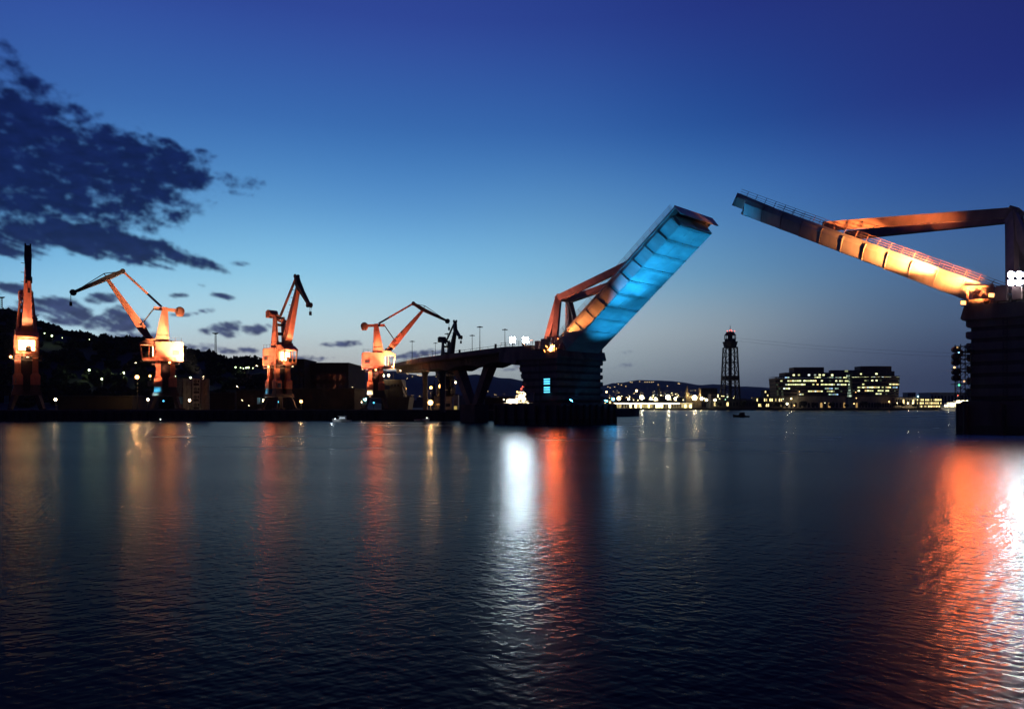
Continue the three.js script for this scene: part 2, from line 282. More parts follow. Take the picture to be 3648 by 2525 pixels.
{ // two lit louvre panels on the camera-side corner of the first pier
  for (const [y, k] of [[10.1, 3], [8.2, 3]]) for (let i = 0; i < k; i++) { const b = new MB(); b.box(-2.9, y + .3 - i * .52, 8.55, 1.75, .24, .16); b.build('louvre_light', cyanGlow, lpier); }
  const b = new MB(); b.box(-2.9, 9.2, 8.42, 2.3, 3.6, .16); b.build('panel_frame', steelDark, lpier);
}
// signal mast and lamps on the corner of the right pier
{
  const o = thing('signal_tower', 'lattice signal tower with round dark lamps clinging to the frame-edge pier', 'signal tower', at(3432, 1450, 112.6).setY(4.9));
  let b = new MB();
  const h = 8.4;
  for (const [x, z] of [[-.75, -.7], [.75, -.7], [.75, .7], [-.75, .7]]) b.bar([x, 0, z], [x, h, z], .1);
  for (let y = .6; y < h; y += 1.25) for (const [x0, z0, x1, z1] of [[-.75, .7, .75, .7], [.75, .7, .75, -.7], [-.75, -.7, .75, -.7], [-.75, .7, -.75, -.7]]) { b.bar([x0, y, z0], [x1, y, z1], .08); if (y + 1.25 < h) b.bar([x0, y, z0], [x1, y + 1.25, z1], .06); }
  b.build('lattice', blackIron, o);
  for (const y of [2.5, 4.8, 6.2]) { b = new MB(); b.box(-.3, y, 0, 2.1, .1, 1.6); b.bar([-1.3, y + .6, .8], [.7, y + .6, .8], .05).bar([-1.3, y, .8], [-1.3, y + .6, .8], .05).bar([.7, y, .8], [.7, y + .6, .8], .05); b.build('platform', blackIron, o); }
  for (const y of [3.4, 4.3, 5.7, 6.6, 7.6]) { b = new MB(); const c = new THREE.CylinderGeometry(.48, .42, .5, 18); c.rotateX(Math.PI / 2); c.translate(-1.5, y, .5); b.add(c); const v = new THREE.CylinderGeometry(.5, .5, .5, 18, 1, true, 0, Math.PI); v.rotateX(Math.PI / 2); v.translate(-1.5, y, .9); b.add(v); const m = b.build('signal_lamp', blackIron, o); const l = new MB(); const c2 = new THREE.CylinderGeometry(.36, .36, .05, 18); c2.rotateX(Math.PI / 2); c2.translate(-1.5, y, .78); l.add(c2); l.build('lens', glassDark, m); b = new MB(); b.bar([-1.5, y, .4], [-.7, y, .4], .1); b.build('lamp_arm', blackIron, o); }
  for (const [x, y, z, m] of [[-1.75, 4.95, .85, glow(3, 1.7, .7)], [-1.3, 7.9, .8, glow(.5, .3, .12)], [-.35, 2.9, .9, glow(1.4, .8, .4)], [-1.1, 2.35, .9, greenGlow]]) { b = new MB(); b.ball(x, y, z, .14); b.build('signal_light', m, o); }
}
{
  const p = at(3424, 1253, 112.4), o = thing('searchlight', 'small blue-white searchlight pointing out over the channel from the frame-edge pier', 'searchlight', p);
  let b = new MB(); const c = new THREE.CylinderGeometry(.34, .2, .7, 20); c.rotateZ(Math.PI / 2); c.translate(0, 0, 0); b.add(c); b.box(1, -.1, 0, 1.6, .14, .14).box(.2, -.45, 0, .12, .5, .5).box(1.3, .05, 0, 1.1, .5, .7); b.build('housing', blackIron, o);
  b = new MB(); const c2 = new THREE.SphereGeometry(.3, 14, 8); c2.scale(.4, 1, 1); c2.translate(-.34, 0, 0); b.add(c2); b.build('lens_light', glow(2.2, 5, 9), o);
  spot(V(p.x - .55, p.y, p.z), V(p.x - 100, p.y + 2.5, p.z - 12), .6, .85, 1, 4000, 3, .6, 4);
}

// ---------------------------------------------------------------- floodlight masts and their light
function floodlight(label, p, h, cols, gm, r, group) {                 // a bank of round heads, two rows
  const o = thing('floodlight', label, 'floodlight', [p.x, p.y - h, p.z], 0, group), st = r * 2.25;
  let b = new MB(); b.rod([0, 0, -.45], [0, h + r, -.45], .13, .09, 10).box(0, .1, -.45, .5, .2, .5); b.build('pole', steelDark, o);
  b = new MB(); for (const y of [-st / 2, st / 2]) b.box(0, h + y, -.4, cols * st, .09, .09); b.build('cross_arm', steelDark, o);
  for (let j = 0; j < 2; j++) for (let i = 0; i < cols; i++) {
    const x = (i - (cols - 1) / 2) * st, y = h + (j - .5) * st;
    b = new MB(); b.add(new THREE.CylinderGeometry(r, r * .6, .36, 22).rotateX(Math.PI / 2).translate(x, y, -.2)); const hd = b.build('lamp_head', steelDark, o);
    b = new MB(); b.add(new THREE.SphereGeometry(r * .96, 20, 10).scale(1, 1, .45).translate(x, y, .0)); b.build('lamp_glass', gm, hd);
  }
  return o;
}
const fp = at(3632, 992, 108.5);
floodlight('dazzling white floodlight on top of the pier at the frame edge', fp, fp.y - 19.2, 3, whiteHot, .5);
spot(V(fp.x, fp.y, fp.z + .5), V(fp.x - 22, 0, fp.z + 50), .84, .94, 1, 3200, 74, .5, 45);
const f1 = at(1826, 1211, 192), f2 = at(1872, 1211, 189);
floodlight('dazzling white floodlight on the viaduct deck, farther from the pier of the pair', f1, f1.y - 18.9, 2, whiteHot, .37, 'white floodlights beside the raised leaf');
floodlight('dazzling white floodlight on the viaduct deck, next to the raised leaf', f2, f2.y - 18.9, 2, whiteHot, .37, 'white floodlights beside the raised leaf');
for (const f of [f1, f2]) spot(V(f.x, f.y, f.z + .5), V(f.x - 34, 0, f.z + 70), .74, .91, 1, 1500, 62, .5, 45);
// orange floods at the two pivots, blue floods at the foot of the first pier
function flood(name, label, p, aim, gm, col, I, angle, r = .32, rad = 12) {
  const o = thing(name, label, 'floodlight', p); const dir = aim.clone().sub(p).normalize(); o.quaternion.setFromUnitVectors(V(0, 0, 1), dir);
  let b = new MB(); b.box(0, 0, -.2, r * 2.2, r * 1.8, .34).box(0, -r - .15, -.2, r * 2, .1, .1).box(-r * 1.2, -r * .3, -.2, .06, r * 1.4, .1).box(r * 1.2, -r * .3, -.2, .06, r * 1.4, .1); b.build('lamp_head', steelDark, o);
  b = new MB(); b.box(0, 0, -.01, r * 1.9, r * 1.5, .05); b.build('lamp_glass', gm, o);
  return spot(p.clone().addScaledVector(dir, .15), aim, ...col, I, angle, .8, rad);
}
const axis = V(S, 0, S), side = V(-S, 0, S);                           // along the bridge towards the near pier; towards the camera's side
const rel = (o, a, y, s) => o.clone().addScaledVector(axis, a).addScaledVector(side, s).add(V(0, y, 0));
const ORG = [1, .31, .08], BLU = [.015, .42, 1];
{
  const amber = glow(7, 2.4, .5);
  flood('orange_floodlight', 'orange floodlight on the frame-edge pier shining along the raised leaf', rel(RP, .8, 1.4, 11.2), rel(RP, -12, 9.4, 6.6), amber, ORG, 42000, 10.5);
  flood('orange_floodlight', 'orange floodlight low on the frame-edge pier beside the pivot', rel(RP, 1.5, .2, 10.4), rel(RP, -3.4, 5.4, 7), amber, ORG, 7000, 24, .32, 60);
  flood('orange_floodlight', 'orange floodlight on the mid channel pier shining along the blue leaf', rel(LP, -1.2, 1.2, 10.6), rel(LP, 12, 11.5, 6.8), amber, ORG, 500, 15);
  flood('orange_floodlight', 'orange floodlight beside the pivot of the blue leaf', rel(LP, -2.4, .3, 10), rel(LP, 3, 2.5, 7), amber, ORG, 6500, 27);
  flood('orange_floodlight', 'orange floodlight on the mid channel pier shining up at the truss', rel(LP, -9, 2.2, 10), rel(LP, -3, 12, 2), amber, [1, .3, .16], 1100, 40);
  flood('orange_floodlight', 'orange floodlight on the frame-edge pier turned out over the water', rel(RP, -1.4, .2, 10.4), rel(RP, -6, -20, 70), amber, [1, .16, .034], 1900, 80, .34, 70);
  flood('orange_floodlight', 'orange floodlight on the frame-edge pier head turned out over the water', rel(RP, 2.2, .9, 10.6), rel(RP, 0, -20, 70), amber, [1, .16, .034], 1250, 80, .34, 60);
  flood('orange_floodlight', 'orange floodlight on the mid channel pier turned out over the water', rel(LP, .9, .5, 10.6), rel(LP, 2, -16, 80), amber, [1, .15, .035], 1150, 80, .34, 50);
  const cy = glow(2, 14, 30);
  flood('blue_floodlight', 'blue floodlight at the outer end of the pier base turned over the channel', rel(LP, 4.2, -10.6, -7), rel(LP, 40, -16, 20), cy, BLU, 40, 74, .32, 120);
  flood('blue_floodlight', 'blue floodlight low on the channel face of the mid channel pier', rel(LP, 4.4, -11, 8.6), rel(LP, 30, 20.5, 1), cy, BLU, 23000, 19);
  flood('blue_floodlight', 'blue floodlight on the far side of the pier base under the raised leaf', rel(LP, 4.4, -11, -4), rel(LP, 15, 9, 0), cy, BLU, 3200, 32);
}

// ---------------------------------------------------------------- viaduct behind the first pier
{
  const o = thing('viaduct', 'curving concrete viaduct on a V shaped pier behind the raised leaf', 'viaduct', [0, 0, 0]);
  const TOPS = [[1240, 1336], [1313, 1317], [1378, 1298], [1424, 1285], [1496, 1268], [1598, 1254], [1708, 1239], [1805, 1227], [1901, 1225], [2000, 1225]];
  const topPy = (px) => { let i = 0; while (i < TOPS.length - 2 && px > TOPS[i + 1][0]) i++; const [p, q] = [TOPS[i], TOPS[i + 1]]; return p[1] + (q[1] - p[1]) * (px - p[0]) / (q[0] - p[0]); };
  const line = [[16.1, -177.8, Math.PI / 4]];                            // centre line, one point a metre; bends away over the quay
  for (let t = 1; t <= 150; t++) { const [x, z] = line[t - 1], h = (45 + 30 * sst(34, 62, t)) * D2R; line.push([x - Math.cos(h), z - Math.sin(h), h]); }
  const xz = (t, s) => { const i = Math.min(149, Math.floor(t)), f = t - i, [x0, z0, h] = line[i], [x1, z1] = line[i + 1]; return [x0 + (x1 - x0) * f - Math.sin(h) * s, z0 + (z1 - z0) * f + Math.cos(h) * s]; };
  const top = (t) => { const [x, z] = xz(t, 7.5), px = W / 2 + x / -z * F; return EYE + (HOR - topPy(px)) / F * -z; };
  const pt = (t, s, y) => { const [x, z] = xz(t, s); return V(x, y, z); };
  const haunch = (t) => 2.9 + .9 * Math.exp(-(((t - 30.5) / 3) ** 2)) + .9 * Math.exp(-(((t - 44) / 3) ** 2)) + .8 * Math.exp(-(((t - 58) / 3.5) ** 2));
  const prof = []; for (let t = 14; t <= 140; t += t < 66 ? 1.5 : 4) prof.push([t, top(t) - .62, haunch(t)]);
  const sec = (z) => z;
  const strip = (name, m, rows) => {           // skin between cross sections
    const pos = []; const k = rows[0].length;
    const tri = (a, b, c) => pos.push(...a.toArray(), ...b.toArray(), ...c.toArray());
    for (let i = 0; i + 1 < rows.length; i++) for (let j = 0; j < k; j++) { const a = rows[i][j], b = rows[i][(j + 1) % k], c = rows[i + 1][j], d = rows[i + 1][(j + 1) % k]; tri(a, c, b); tri(b, c, d); }
    for (const r of [rows[0], rows[rows.length - 1]]) for (let j = 1; j + 1 < k; j++) tri(r[0], r[j], r[j + 1]);
    const g = new THREE.BufferGeometry(); g.setAttribute('position', new THREE.Float32BufferAttribute(pos, 3)); g.computeVertexNormals(); const b = new MB(); b.add(g); return b.build(name, m, o);
  };
  strip('box_girder', concrete, prof.map(([t, y, d]) => [pt(t, 4.2, y - d), pt(t, 4.6, y - 1.25), pt(t, -4.6, y - 1.25), pt(t, -4.2, y - d)]));
  strip('deck_slab', concrete, prof.map(([t, y]) => [pt(t, 7.4, y - 1.2), pt(t, 7.5, y - .7), pt(t, -7.5, y - .7), pt(t, -7.4, y - 1.2)]));
  strip('road_surface', asphalt, prof.map(([t, y]) => [pt(t, 6.9, y - .69), pt(t, 6.9, y - .62), pt(t, -6.9, y - .62), pt(t, -6.9, y - .69)]));
  for (const s of [-1, 1]) strip('parapet', concrete, prof.map(([t, y]) => [pt(t, s * 7.58, y - 1), pt(t, s * 7.58, y + .12), pt(t, s * 7.3, y + .12), pt(t, s * 7.3, y - 1)]));
  for (const s of [-1, 1]) { const b = new MB(); for (let i = 0; i + 1 < prof.length; i++) b.bar(pt(prof[i][0], s * 7.45, prof[i][1] + .62), pt(prof[i + 1][0], s * 7.45, prof[i + 1][1] + .62), .07); for (let t = 15; t < 130; t += 2.2) { const y = top(t) - .62; b.bar(pt(t, s * 7.45, y + .1), pt(t, s * 7.45, y + .64), .06); } b.build('railing', steelDark, o); }
  for (const [t0, t1] of [[30.8, 36.2], [44, 38.2]]) { const b = new MB(); b.taper(pt(t1, 0, 4.5), pt(t0, 0, top(t0) - 3.9), 2.2, 1.7, 3, 2); b.build('slanted_leg', concrete, o); }
  { const b = new MB(); b.box(0, 2.3, 0, 6, 4.7, 5, 0); const g = b.l[0]; g.rotateY(TL); g.translate(...pt(37.2, 0, 0).toArray()); b.build('footing', darkConcrete, o); }
  for (const t of [57.5, 92]) { const b = new MB(), y = top(t) - 3.6; b.taper(pt(t, 0, 2.5), pt(t, 0, y - 1.6), 1.5, 1.5, 1.5, 1.5).taper(pt(t, 0, y - 1.6), pt(t, 0, y - .3), 1.5, 1.5, 2.6, 1.9); b.build('column', concrete, o); }
  const yAt = (t) => top(t) - .62;
  // unlit lamp posts along both sides of the deck
  const solve = (px, s) => { let best = 0, e = 1e9; for (let t = 12; t < 120; t += .1) { const [x, z] = xz(t, s), k = Math.abs(W / 2 + x / -z * F - px); if (k < e) { e = k; best = t; } } return best; };
  let i = 0;
  const words = ['short one nearest the fourth crane', 'second from the fourth crane', 'left of the black crane jib', 'close against the black crane jib', 'shorter one above the V pier', 'taller one above the V pier', 'beside the white floodlights'];
  for (const [px, py, s] of [[1424, 1252, -7], [1468, 1217, 7], [1551, 1223, -7], [1593, 1190, 7], [1682, 1196, -7], [1709, 1166, 7], [1799, 1175, -7]]) {
    const t = solve(px, s), p = pt(t, s, yAt(t)), h = (HOR - py) / F * -p.z + EYE - p.y;
    const l = thing('street_lamp', 'thin unlit lamp post on the viaduct, ' + words[i++], 'street lamp', p, 0, 'lamp posts along the viaduct');
    let b = new MB(); b.rod([0, -.6, 0], [0, h, 0], .11, .06, 8); b.build('pole', steelDark, l);
    b = new MB(); b.box(0, h + .05, 0, 1.5, .18, .5).box(0, h + .2, 0, .5, .14, .3); b.build('lamp_head', steelDark, l);
  }
  for (const [px, s, lb] of [[1766, -7, 'traffic signal silhouette on the viaduct near the white floodlights'], [1637, -7, 'traffic signal silhouette on the viaduct beside the black crane top']]) {
    const t = solve(px, s), p = pt(t, s, yAt(t)), l = thing('traffic_signal', lb, 'traffic signal', p);
    let b = new MB(); b.rod([0, -.6, 0], [0, 1.8, 0], .08, .08, 8); b.build('pole', blackIron, l);
    b = new MB(); b.box(0, 2.6, 0, .62, 1.5, .4); const hd = b.build('signal_head', blackIron, l);
    for (const y of [2.1, 2.6, 3.1]) { const g = new MB(); const c = new THREE.CylinderGeometry(.2, .2, .08, 14); c.rotateX(Math.PI / 2); c.translate(0, y, .24); g.add(c); g.build('lens', glassDark, hd); }
  }
}

// ---------------------------------------------------------------- left land: quay, hill, woods
const GY = 3;                                                          // quay level
{
  const edge = [[-700, -205], [-146, -216], [-40, -227], [-4, -230], [2, -262], [30, -300], [55, -337], [58, -345], [30, -520], [-40, -800], [-1400, -900]];
  const sh = new THREE.Shape(edge.map(([x, z]) => new THREE.Vector2(x, -z)));
  const g = new THREE.ExtrudeGeometry(sh, { depth: GY + 1, bevelEnabled: false }); g.rotateX(-Math.PI / 2); g.translate(0, -1, 0);
  const b = new MB(); b.add(g); const m = b.build('quay', mat(.06, .055, .05, .9, { scale: .05, bump: .02 }), scene); tag(m, 'dark stone harbour quay under the cranes', null, null, 'structure');
  for (let i = 0; i < 46; i++) {                                       // rubber fenders and a kerb along the front
    const t = i / 45, x = -145 + t * 104, z = -216.1 - (x + 145) * .1038; const f = new MB(); f.box(x, 1.3, z + .25, .7, 2.4, .5); f.build('quay_fender', rubber, m);
  }
  const k = new MB(); k.bar([-400, GY + .14, -210.6 + 26], [-146, GY + .14, -216.3], .5, .28).bar([-146, GY + .14, -216.3], [-40, GY + .14, -227.3], .5, .28).bar([-40, GY + .14, -227.3], [-4.4, GY + .14, -230.3], .5, .28); k.build('kerb', concrete, m);
}
const RIDGE = [[-1500, 1010], [-700, 1050], [-300, 1090], [0, 1126], [78, 1137], [134, 1160], [185, 1174], [240, 1190], [320, 1206], [445, 1216], [541, 1222], [610, 1240], [671, 1256], [760, 1270], [800, 1286], [880, 1290], [940, 1300], [1025, 1330], [1150, 1370], [1300, 1420], [1420, 1448]];
function ridge(px) { let i = 0; while (i < RIDGE.length - 2 && px > RIDGE[i + 1][0]) i++; const [a, b] = [RIDGE[i], RIDGE[i + 1]], t = Math.min(1, Math.max(0, (px - a[0]) / (b[0] - a[0]))); return EYE + (HOR - (a[1] + t * (b[1] - a[1]))) / F * 640; }
function hillY(x, z) {
  const d = -z, px = W / 2 + x / d * F, t = sst(300, 640, d) * (1 - .7 * sst(680, 1100, d));
  return 1.5 + (ridge(px) - 4.2) * t + (fbm(x * .012, z * .012, 4) * 5) * t;
}
{
  const pos = [], idx = [], nx = 90, nz = 34;
  for (let j = 0; j <= nz; j++) for (let i = 0; i <= nx; i++) { const z = -290 - j / nz * 800, x = (-1 + i / nx * 0.93) * 620 * (-z / 560) ; pos.push(x, hillY(x, z), z); }
  for (let j = 0; j < nz; j++) for (let i = 0; i < nx; i++) { const a = j * (nx + 1) + i; idx.push(a, a + 1, a + nx + 1, a + 1, a + nx + 2, a + nx + 1); }
  const g = new THREE.BufferGeometry(); g.setAttribute('position', new THREE.Float32BufferAttribute(pos, 3)); g.setIndex(idx); g.computeVertexNormals();
  const b = new MB(); b.add(g); tag(b.build('hill', mat(.018, .022, .014, 1, { scale: .02 }), scene, 1), 'dark wooded hill rising behind the cranes', null, null, 'structure');
  // trees of the wood: leafy clumps, four shapes
  const q = rng(77), M = new THREE.Matrix4(), Q = new THREE.Quaternion(), leafM = mat(.022, .03, .016, 1, { stain: false });
  const shapes = [0, 1, 2, 3].map((s) => {
    const P = [], r = rng(400 + s);
    for (let i = 0; i < 150; i++) {
      const th = r() * 6.283, c = r() * 2 - 1, rad = .55 + .5 * r(), lob = 1 + .25 * Math.sin(th * 3 + s) * Math.sin(c * 3);
      const p = V(Math.cos(th) * Math.sqrt(1 - c * c), c * .8 + .35, Math.sin(th) * Math.sqrt(1 - c * c)).multiplyScalar(rad * lob), sz = .16 + .14 * r();
      const u = V(r() - .5, r() - .5, r() - .5).normalize().multiplyScalar(sz), v = V(r() - .5, r() - .5, r() - .5).cross(u).normalize().multiplyScalar(sz);
      const A = p.clone().sub(u).sub(v), B = p.clone().add(u).sub(v), C = p.clone().add(u).add(v), D = p.clone().sub(u).add(v);
      for (const k of [A, B, C, A, C, D]) P.push(k.x, k.y, k.z);
    }
    const g = new THREE.BufferGeometry(); g.setAttribute('position', new THREE.Float32BufferAttribute(P, 3)); g.computeVertexNormals(); const core = new THREE.IcosahedronGeometry(.62, 1); core.scale(1, .85, 1); core.translate(0, .3, 0); const m = new MB(); m.add(core); m.add(g); return mergeGeometries(m.l);
  });
  for (let s = 0; s < 4; s++) {
    const im = new THREE.InstancedMesh(shapes[s], leafM, 330); im.name = numbered('wood'); im.castShadow = true;
    for (let i = 0; i < 330; i++) {
      const d = i < 190 ? 610 + q() * 60 : 330 + q() * 300, px = -700 + q() * (i < 190 ? 1800 : 1700), x = (px - W / 2) / F * d, r = (d > 600 ? 2.2 + 3.6 * q() * q() : 2 + 2.5 * q());
      M.compose(V(x, hillY(x, -d) + r * .25, -d), Q.setFromAxisAngle(V(0, 1, 0), q() * 6.28), V(r, r * (.75 + .5 * q()), r)); im.setMatrixAt(i, M);
    }
    scene.add(im); tag(im, 'dark trees covering the hill and its ridge line', null, null, 'stuff');
  }
}
// ---------------------------------------------------------------- lamps
function lampPost(label, p, ground, gm, r, group, light) {
  const h = Math.max(1, p.y - ground), l = thing('street_lamp', label, 'street lamp', [p.x, ground, p.z], 0, group);
  let b = new MB(); b.rod([0, 0, -.25], [0, h + .15, -.25], .12, .07, 8).box(0, .2, -.25, .4, .4, .4).bar([0, h + .2, -.4], [0, h + .2, .3], .1); b.build('pole', steelDark, l);
  b = new MB(); b.box(0, h + r + .06, 0, r * 1.7, .14, r * 1.7); b.build('lamp_hood', steelDark, l);
  b = new MB(); b.ball(0, h, 0, r); b.build('lamp_globe', gm, l);
  if (light) point(V(p.x, p.y - .2, p.z + r + .25), ...light);
  return l;
}
{
  const names = [[157, 1187, 'under the ridge, right of the first crane cab', .34], [183, 1196, 'brightest under the ridge, right of the first crane', .55], [220, 1203, 'small, on the ridge between two bright ones', .2], [317, 1209, 'small, alone on the ridge left of the second crane', .25], [316, 1318, 'halfway down the hill, leftmost of the row of three', .55], [378, 1323, 'halfway down the hill, middle of the row of three', .48], [361, 1350, 'halfway down the hill, just below the row of three', .46], [439, 1328, 'halfway down the hill, rightmost of the row of three', .52], [622, 1341, 'just right of the second crane column', .48], [678, 1345, 'above the container stack', .5], [838, 1308, 'leftmost of the cluster left of the third crane', .42], [856, 1310, 'second of the cluster left of the third crane', .3], [866, 1312, 'third of the cluster left of the third crane', .3], [876, 1310, 'fourth of the cluster left of the third crane', .4], [884, 1309, 'fifth and big in the cluster left of the third crane', .5], [900, 1311, 'rightmost of the cluster left of the third crane', .28]];
  for (const [px, py, w, r] of names) {
    let d = 330; for (let t = 330; t < 640; t += 5) { const p = at(px, py, t); if (hillY(p.x, p.z) > p.y - 7) { d = t; break; } d = t; }
    const p = at(px, py, d); lampPost('pale green hillside lamp, ' + w, p, hillY(p.x, p.z), mercury, r, null, r > .45 ? [.8, 1, .5, 60, 10] : null);
  }
  const quayL = [[196, 1423, 'right of the first crane foot', warmWhite, .42], [525, 1423, 'left of the second crane foot', warmWhite, .4], [674, 1426, 'in front of the container stack', warmWhite, .4], [938, 1427, 'left of the third crane foot', warmWhite, .45], [1072, 1430, 'right of the third crane foot', sodium, .45], [1291, 1432, 'left of the fourth crane foot', warmWhite, .42]];
  for (const [px, py, w, gm, r] of quayL) { const p = at(px, py, 243); lampPost('warm white quay lamp, ' + w, p, GY, gm, r, null, [1, .62, .3, 28, 10]); }
  for (const [px, py, d, w, gm, r, I] of [[487, 1343, 262, 'big orange quay lamp on a tall pole left of the second crane', sodium, .62, 260], [533, 1339, 285, 'small orange lamp just left of the second crane column', sodium, .36, 60], [1533, 1434, 262, 'big orange lamp low on the quay left of the V pier', sodium, .85, 200], [1571, 1376, 300, 'big orange lamp on a pole below the black crane', sodium, .9, 240], [1535, 1381, 330, 'small orange lamp between the viaduct column and the black crane', sodium, .55, 80], [1656, 1408, 330, 'small yellow lamp at the foot of the V pier', sodium, .4, 60], [1567, 1401, 330, 'dim white lamp below the big orange lamp of the black crane', warmWhite, .3, 0], [1623, 1362, 420, 'white lamp hanging between the black crane and the V pier', warmWhite, .5, 60], [1365, 1338, 300, 'white lamp left of the pair under the viaduct end', warmWhite, .45, 50], [1384, 1337, 300, 'white lamp right of the pair under the viaduct end', warmWhite, .45, 50], [1437, 1370, 320, 'upper yellow lamp beside the dark ship', sodium, .6, 60], [1442, 1384, 320, 'lower yellow lamp beside the dark ship', sodium, .65, 60]])
    lampPost(w, at(px, py, d), GY, gm, r, null, I ? [1, .55, .2, I, 12] : null);
  for (const [px, py, w] of [[581, 1430, 'second'], [989, 1433, 'third'], [1331, 1436, 'fourth']]) { const p = at(px, py, 238), l = thing('marker_light', 'small cyan marker light at the foot of the ' + w + ' crane', 'marker light', [p.x, GY, p.z]); let b = new MB(); b.rod([0, 0, 0], [0, p.y - GY, 0], .07); b.build('post', steelDark, l); b = new MB(); b.ball(0, p.y - GY + .15, 0, .26); b.build('lamp', cyanGlow, l); }
}

// ---------------------------------------------------------------- harbour cranes (luffing double jibs)
function crane(name, label, px, d, k, yaw, c, M, lit, group) {
  const o = thing(name, label, 'crane', [(px - W / 2) / F * d, EYE - k, -d], yaw * D2R, group); o.scale.setScalar(k);
  const paint = M.paint, dark = M.dark; let b;
  const B = (n, m = paint) => { const r = b.build(n, m, o); b = new MB(); return r; };
  b = new MB();
  for (const [x, z] of [[-3.6, -3.4], [3.6, -3.4], [3.6, 3.4], [-3.6, 3.4]]) { b.taper([x, 0, z], [x * .62, 4.4, z * .62], .8, .8, 1, 1).box(x, .35, z, 2.4, .7, .9); B('portal_leg', dark); }
  b.box(0, 4.3, 0, 6.4, .9, 6); B('portal_deck', dark);
  for (const [x, z] of [[-1.75, 1.75], [1.75, 1.75], [1.75, -1.75], [-1.75, -1.75]]) {
    b.taper([x, 8.5, z], [x, 9.1, z], 2, 2, 1.25, 1.25).box(x, 7.4, z, 2, 2.2, 2).box(x, 11, z, 1.2, 3.8, 1.2); B('tower_leg', M.leg);
    b.taper([x, 4.75, z], [x, 6.3, z], 2.1, 2.1, 1.7, 1.7); B('leg_foot', x * (M.fs ?? 1) < 0 && z * (M.fs ?? 1) > 0 ? M.foot : dark);
  }
  b.box(0, 8.6, 0, 2.6, 7.8, 2.6); B('tower_core', dark);
  b.box(3.0, 7.2, 2.2, 2.6, 1.3, .15); B('sign_board', greyMetal);
  b.box(-3.5, 2.8, 3.9, 1.5, 1.9, .9); B('cabinet', bluePaint);
  b.box(0, 12.3, 0, 6.6, .16, 6.2); for (const z of [-3, 3]) for (let x = -3.2; x <= 3.3; x += 1.6) b.box(x, 12.85, z, .07, 1, .07); for (const z of [-3, 3]) for (const y of [12.8, 13.3]) b.box(0, y, z, 6.5, .06, .06); for (const x of [-3.2, 3.2]) for (const y of [12.8, 13.3]) b.box(x, y, 0, .06, .06, 6); B('platform', M.rail);
  { const g = new THREE.CylinderGeometry(2, 2.2, .8, 24); b.add(g.translate(0, 12.8, 0)); B('slewing_ring', dark); }
  // machine house
  b.prism([[-4.3, 13.05], [2.4, 13.05], [2.4, 18], [-3.9, 18.1], [-4.3, 17.8]], -2.5, 2.5); const house = B('machine_house');
  for (const s of [-1, 1]) { b.box(-2.6, 15.2, s * 2.53, 1.6, 1.1, .08); const v = b.build('vent', dark, house); b = new MB(); b.box(.8, 14.6, s * 2.53, .95, 2.1, .08); b.build('door', paint, house); b = new MB(); }
  for (let x = -3.9; x < 2.4; x += 1.5) b.box(x, 18.6, 2.4, .06, 1.1, .06).box(x, 18.6, -2.4, .06, 1.1, .06); for (const z of [-2.4, 2.4]) b.box(-.8, 19.1, z, 6.4, .05, .05); B('railing', M.rail);
  // operator's cab: frame, lit room behind glass
  b.prism([[2.45, 13.1], [5.3, 13.1], [5.6, 13.5], [5.6, 13.9], [2.45, 13.9]], -2.2, 2.2).prism([[2.45, 17.2], [6.2, 17.2], [6.2, 17.5], [4.6, 18.6], [2.45, 18.8]], -2.3, 2.3).box(2.7, 15.5, 0, .3, 3.4, 4.4); for (const z of [-2.05, 2.05]) b.bar([5.5, 13.8, z], [6.05, 17.3, z], .28).bar([3.9, 13.8, z], [3.9, 17.3, z], .18); b.bar([5.5, 13.8, -.7], [6.05, 17.3, -.7], .14).bar([5.5, 13.8, .7], [6.05, 17.3, .7], .14).bar([5.72, 15, -2], [5.72, 15, 2], .16); const cab = B('cab');
  b.box(3, 15.6, 0, .1, 2.4, 3.2); b.build('lit_window', lit.room, cab); b = new MB();
  b.box(4.1, 14.7, -.3, .6, 1.5, .7).box(4.7, 14.5, -.3, .25, 1, 1.2); b.build('operator_seat', blackIron, cab); b = new MB();
  b.box(5.9, 13, 0, .2, .12, 4.6).box(3.6, 12.95, 2.9, 4.4, .1, 1); for (let x = 1.6; x <= 5.8; x += 1.05) b.box(x, 13.5, 3.35, .05, 1, .05); b.box(3.6, 14, 3.35, 4.3, .05, .05); B('cab_walkway', M.rail);
  // A-frame
  for (const s of [-1, 1]) { b.taper([.85, 18, s * 1.9], [.1, 27.2, s * 1.25], 3.4, .6, 1.2, .45); const g = b.l[0]; B('frame_side'); }
  for (const [y, h] of [[19, 1.6], [22.2, .8], [24.8, .7], [26.8, .6]]) { b.box(.85 - (y - 18) * .08, y, 0, 1.5 - (y - 18) * .06, h, 3.2 - (y - 18) * .09); B('frame_plate', dark); }
  for (let y = 18.6; y < 27; y += 1.1) b.box(-.95 + (y - 18) * .04, y, 1.4, .06, .06, .6); b.bar([-1, 18, 1.2], [-.55, 27, 1.1], .07).bar([-1, 18, 1.7], [-.55, 27, 1.5], .07); B('ladder', M.rail);
  // counterweight lever
  const la = c.lever ?? 0, lv = (r, y) => [Math.cos(la) * r - Math.sin(la) * y + .1, 27.2 + Math.sin(la) * r + Math.cos(la) * y];
  const P3 = (p, z) => V(p[0], p[1], z);
  for (const s of [-1, 1]) { b.bar(P3(lv(-4, -.6), s * 1.1), P3(lv(2.7, -.3), s * 1.1), .4, .6); B('lever_arm'); }
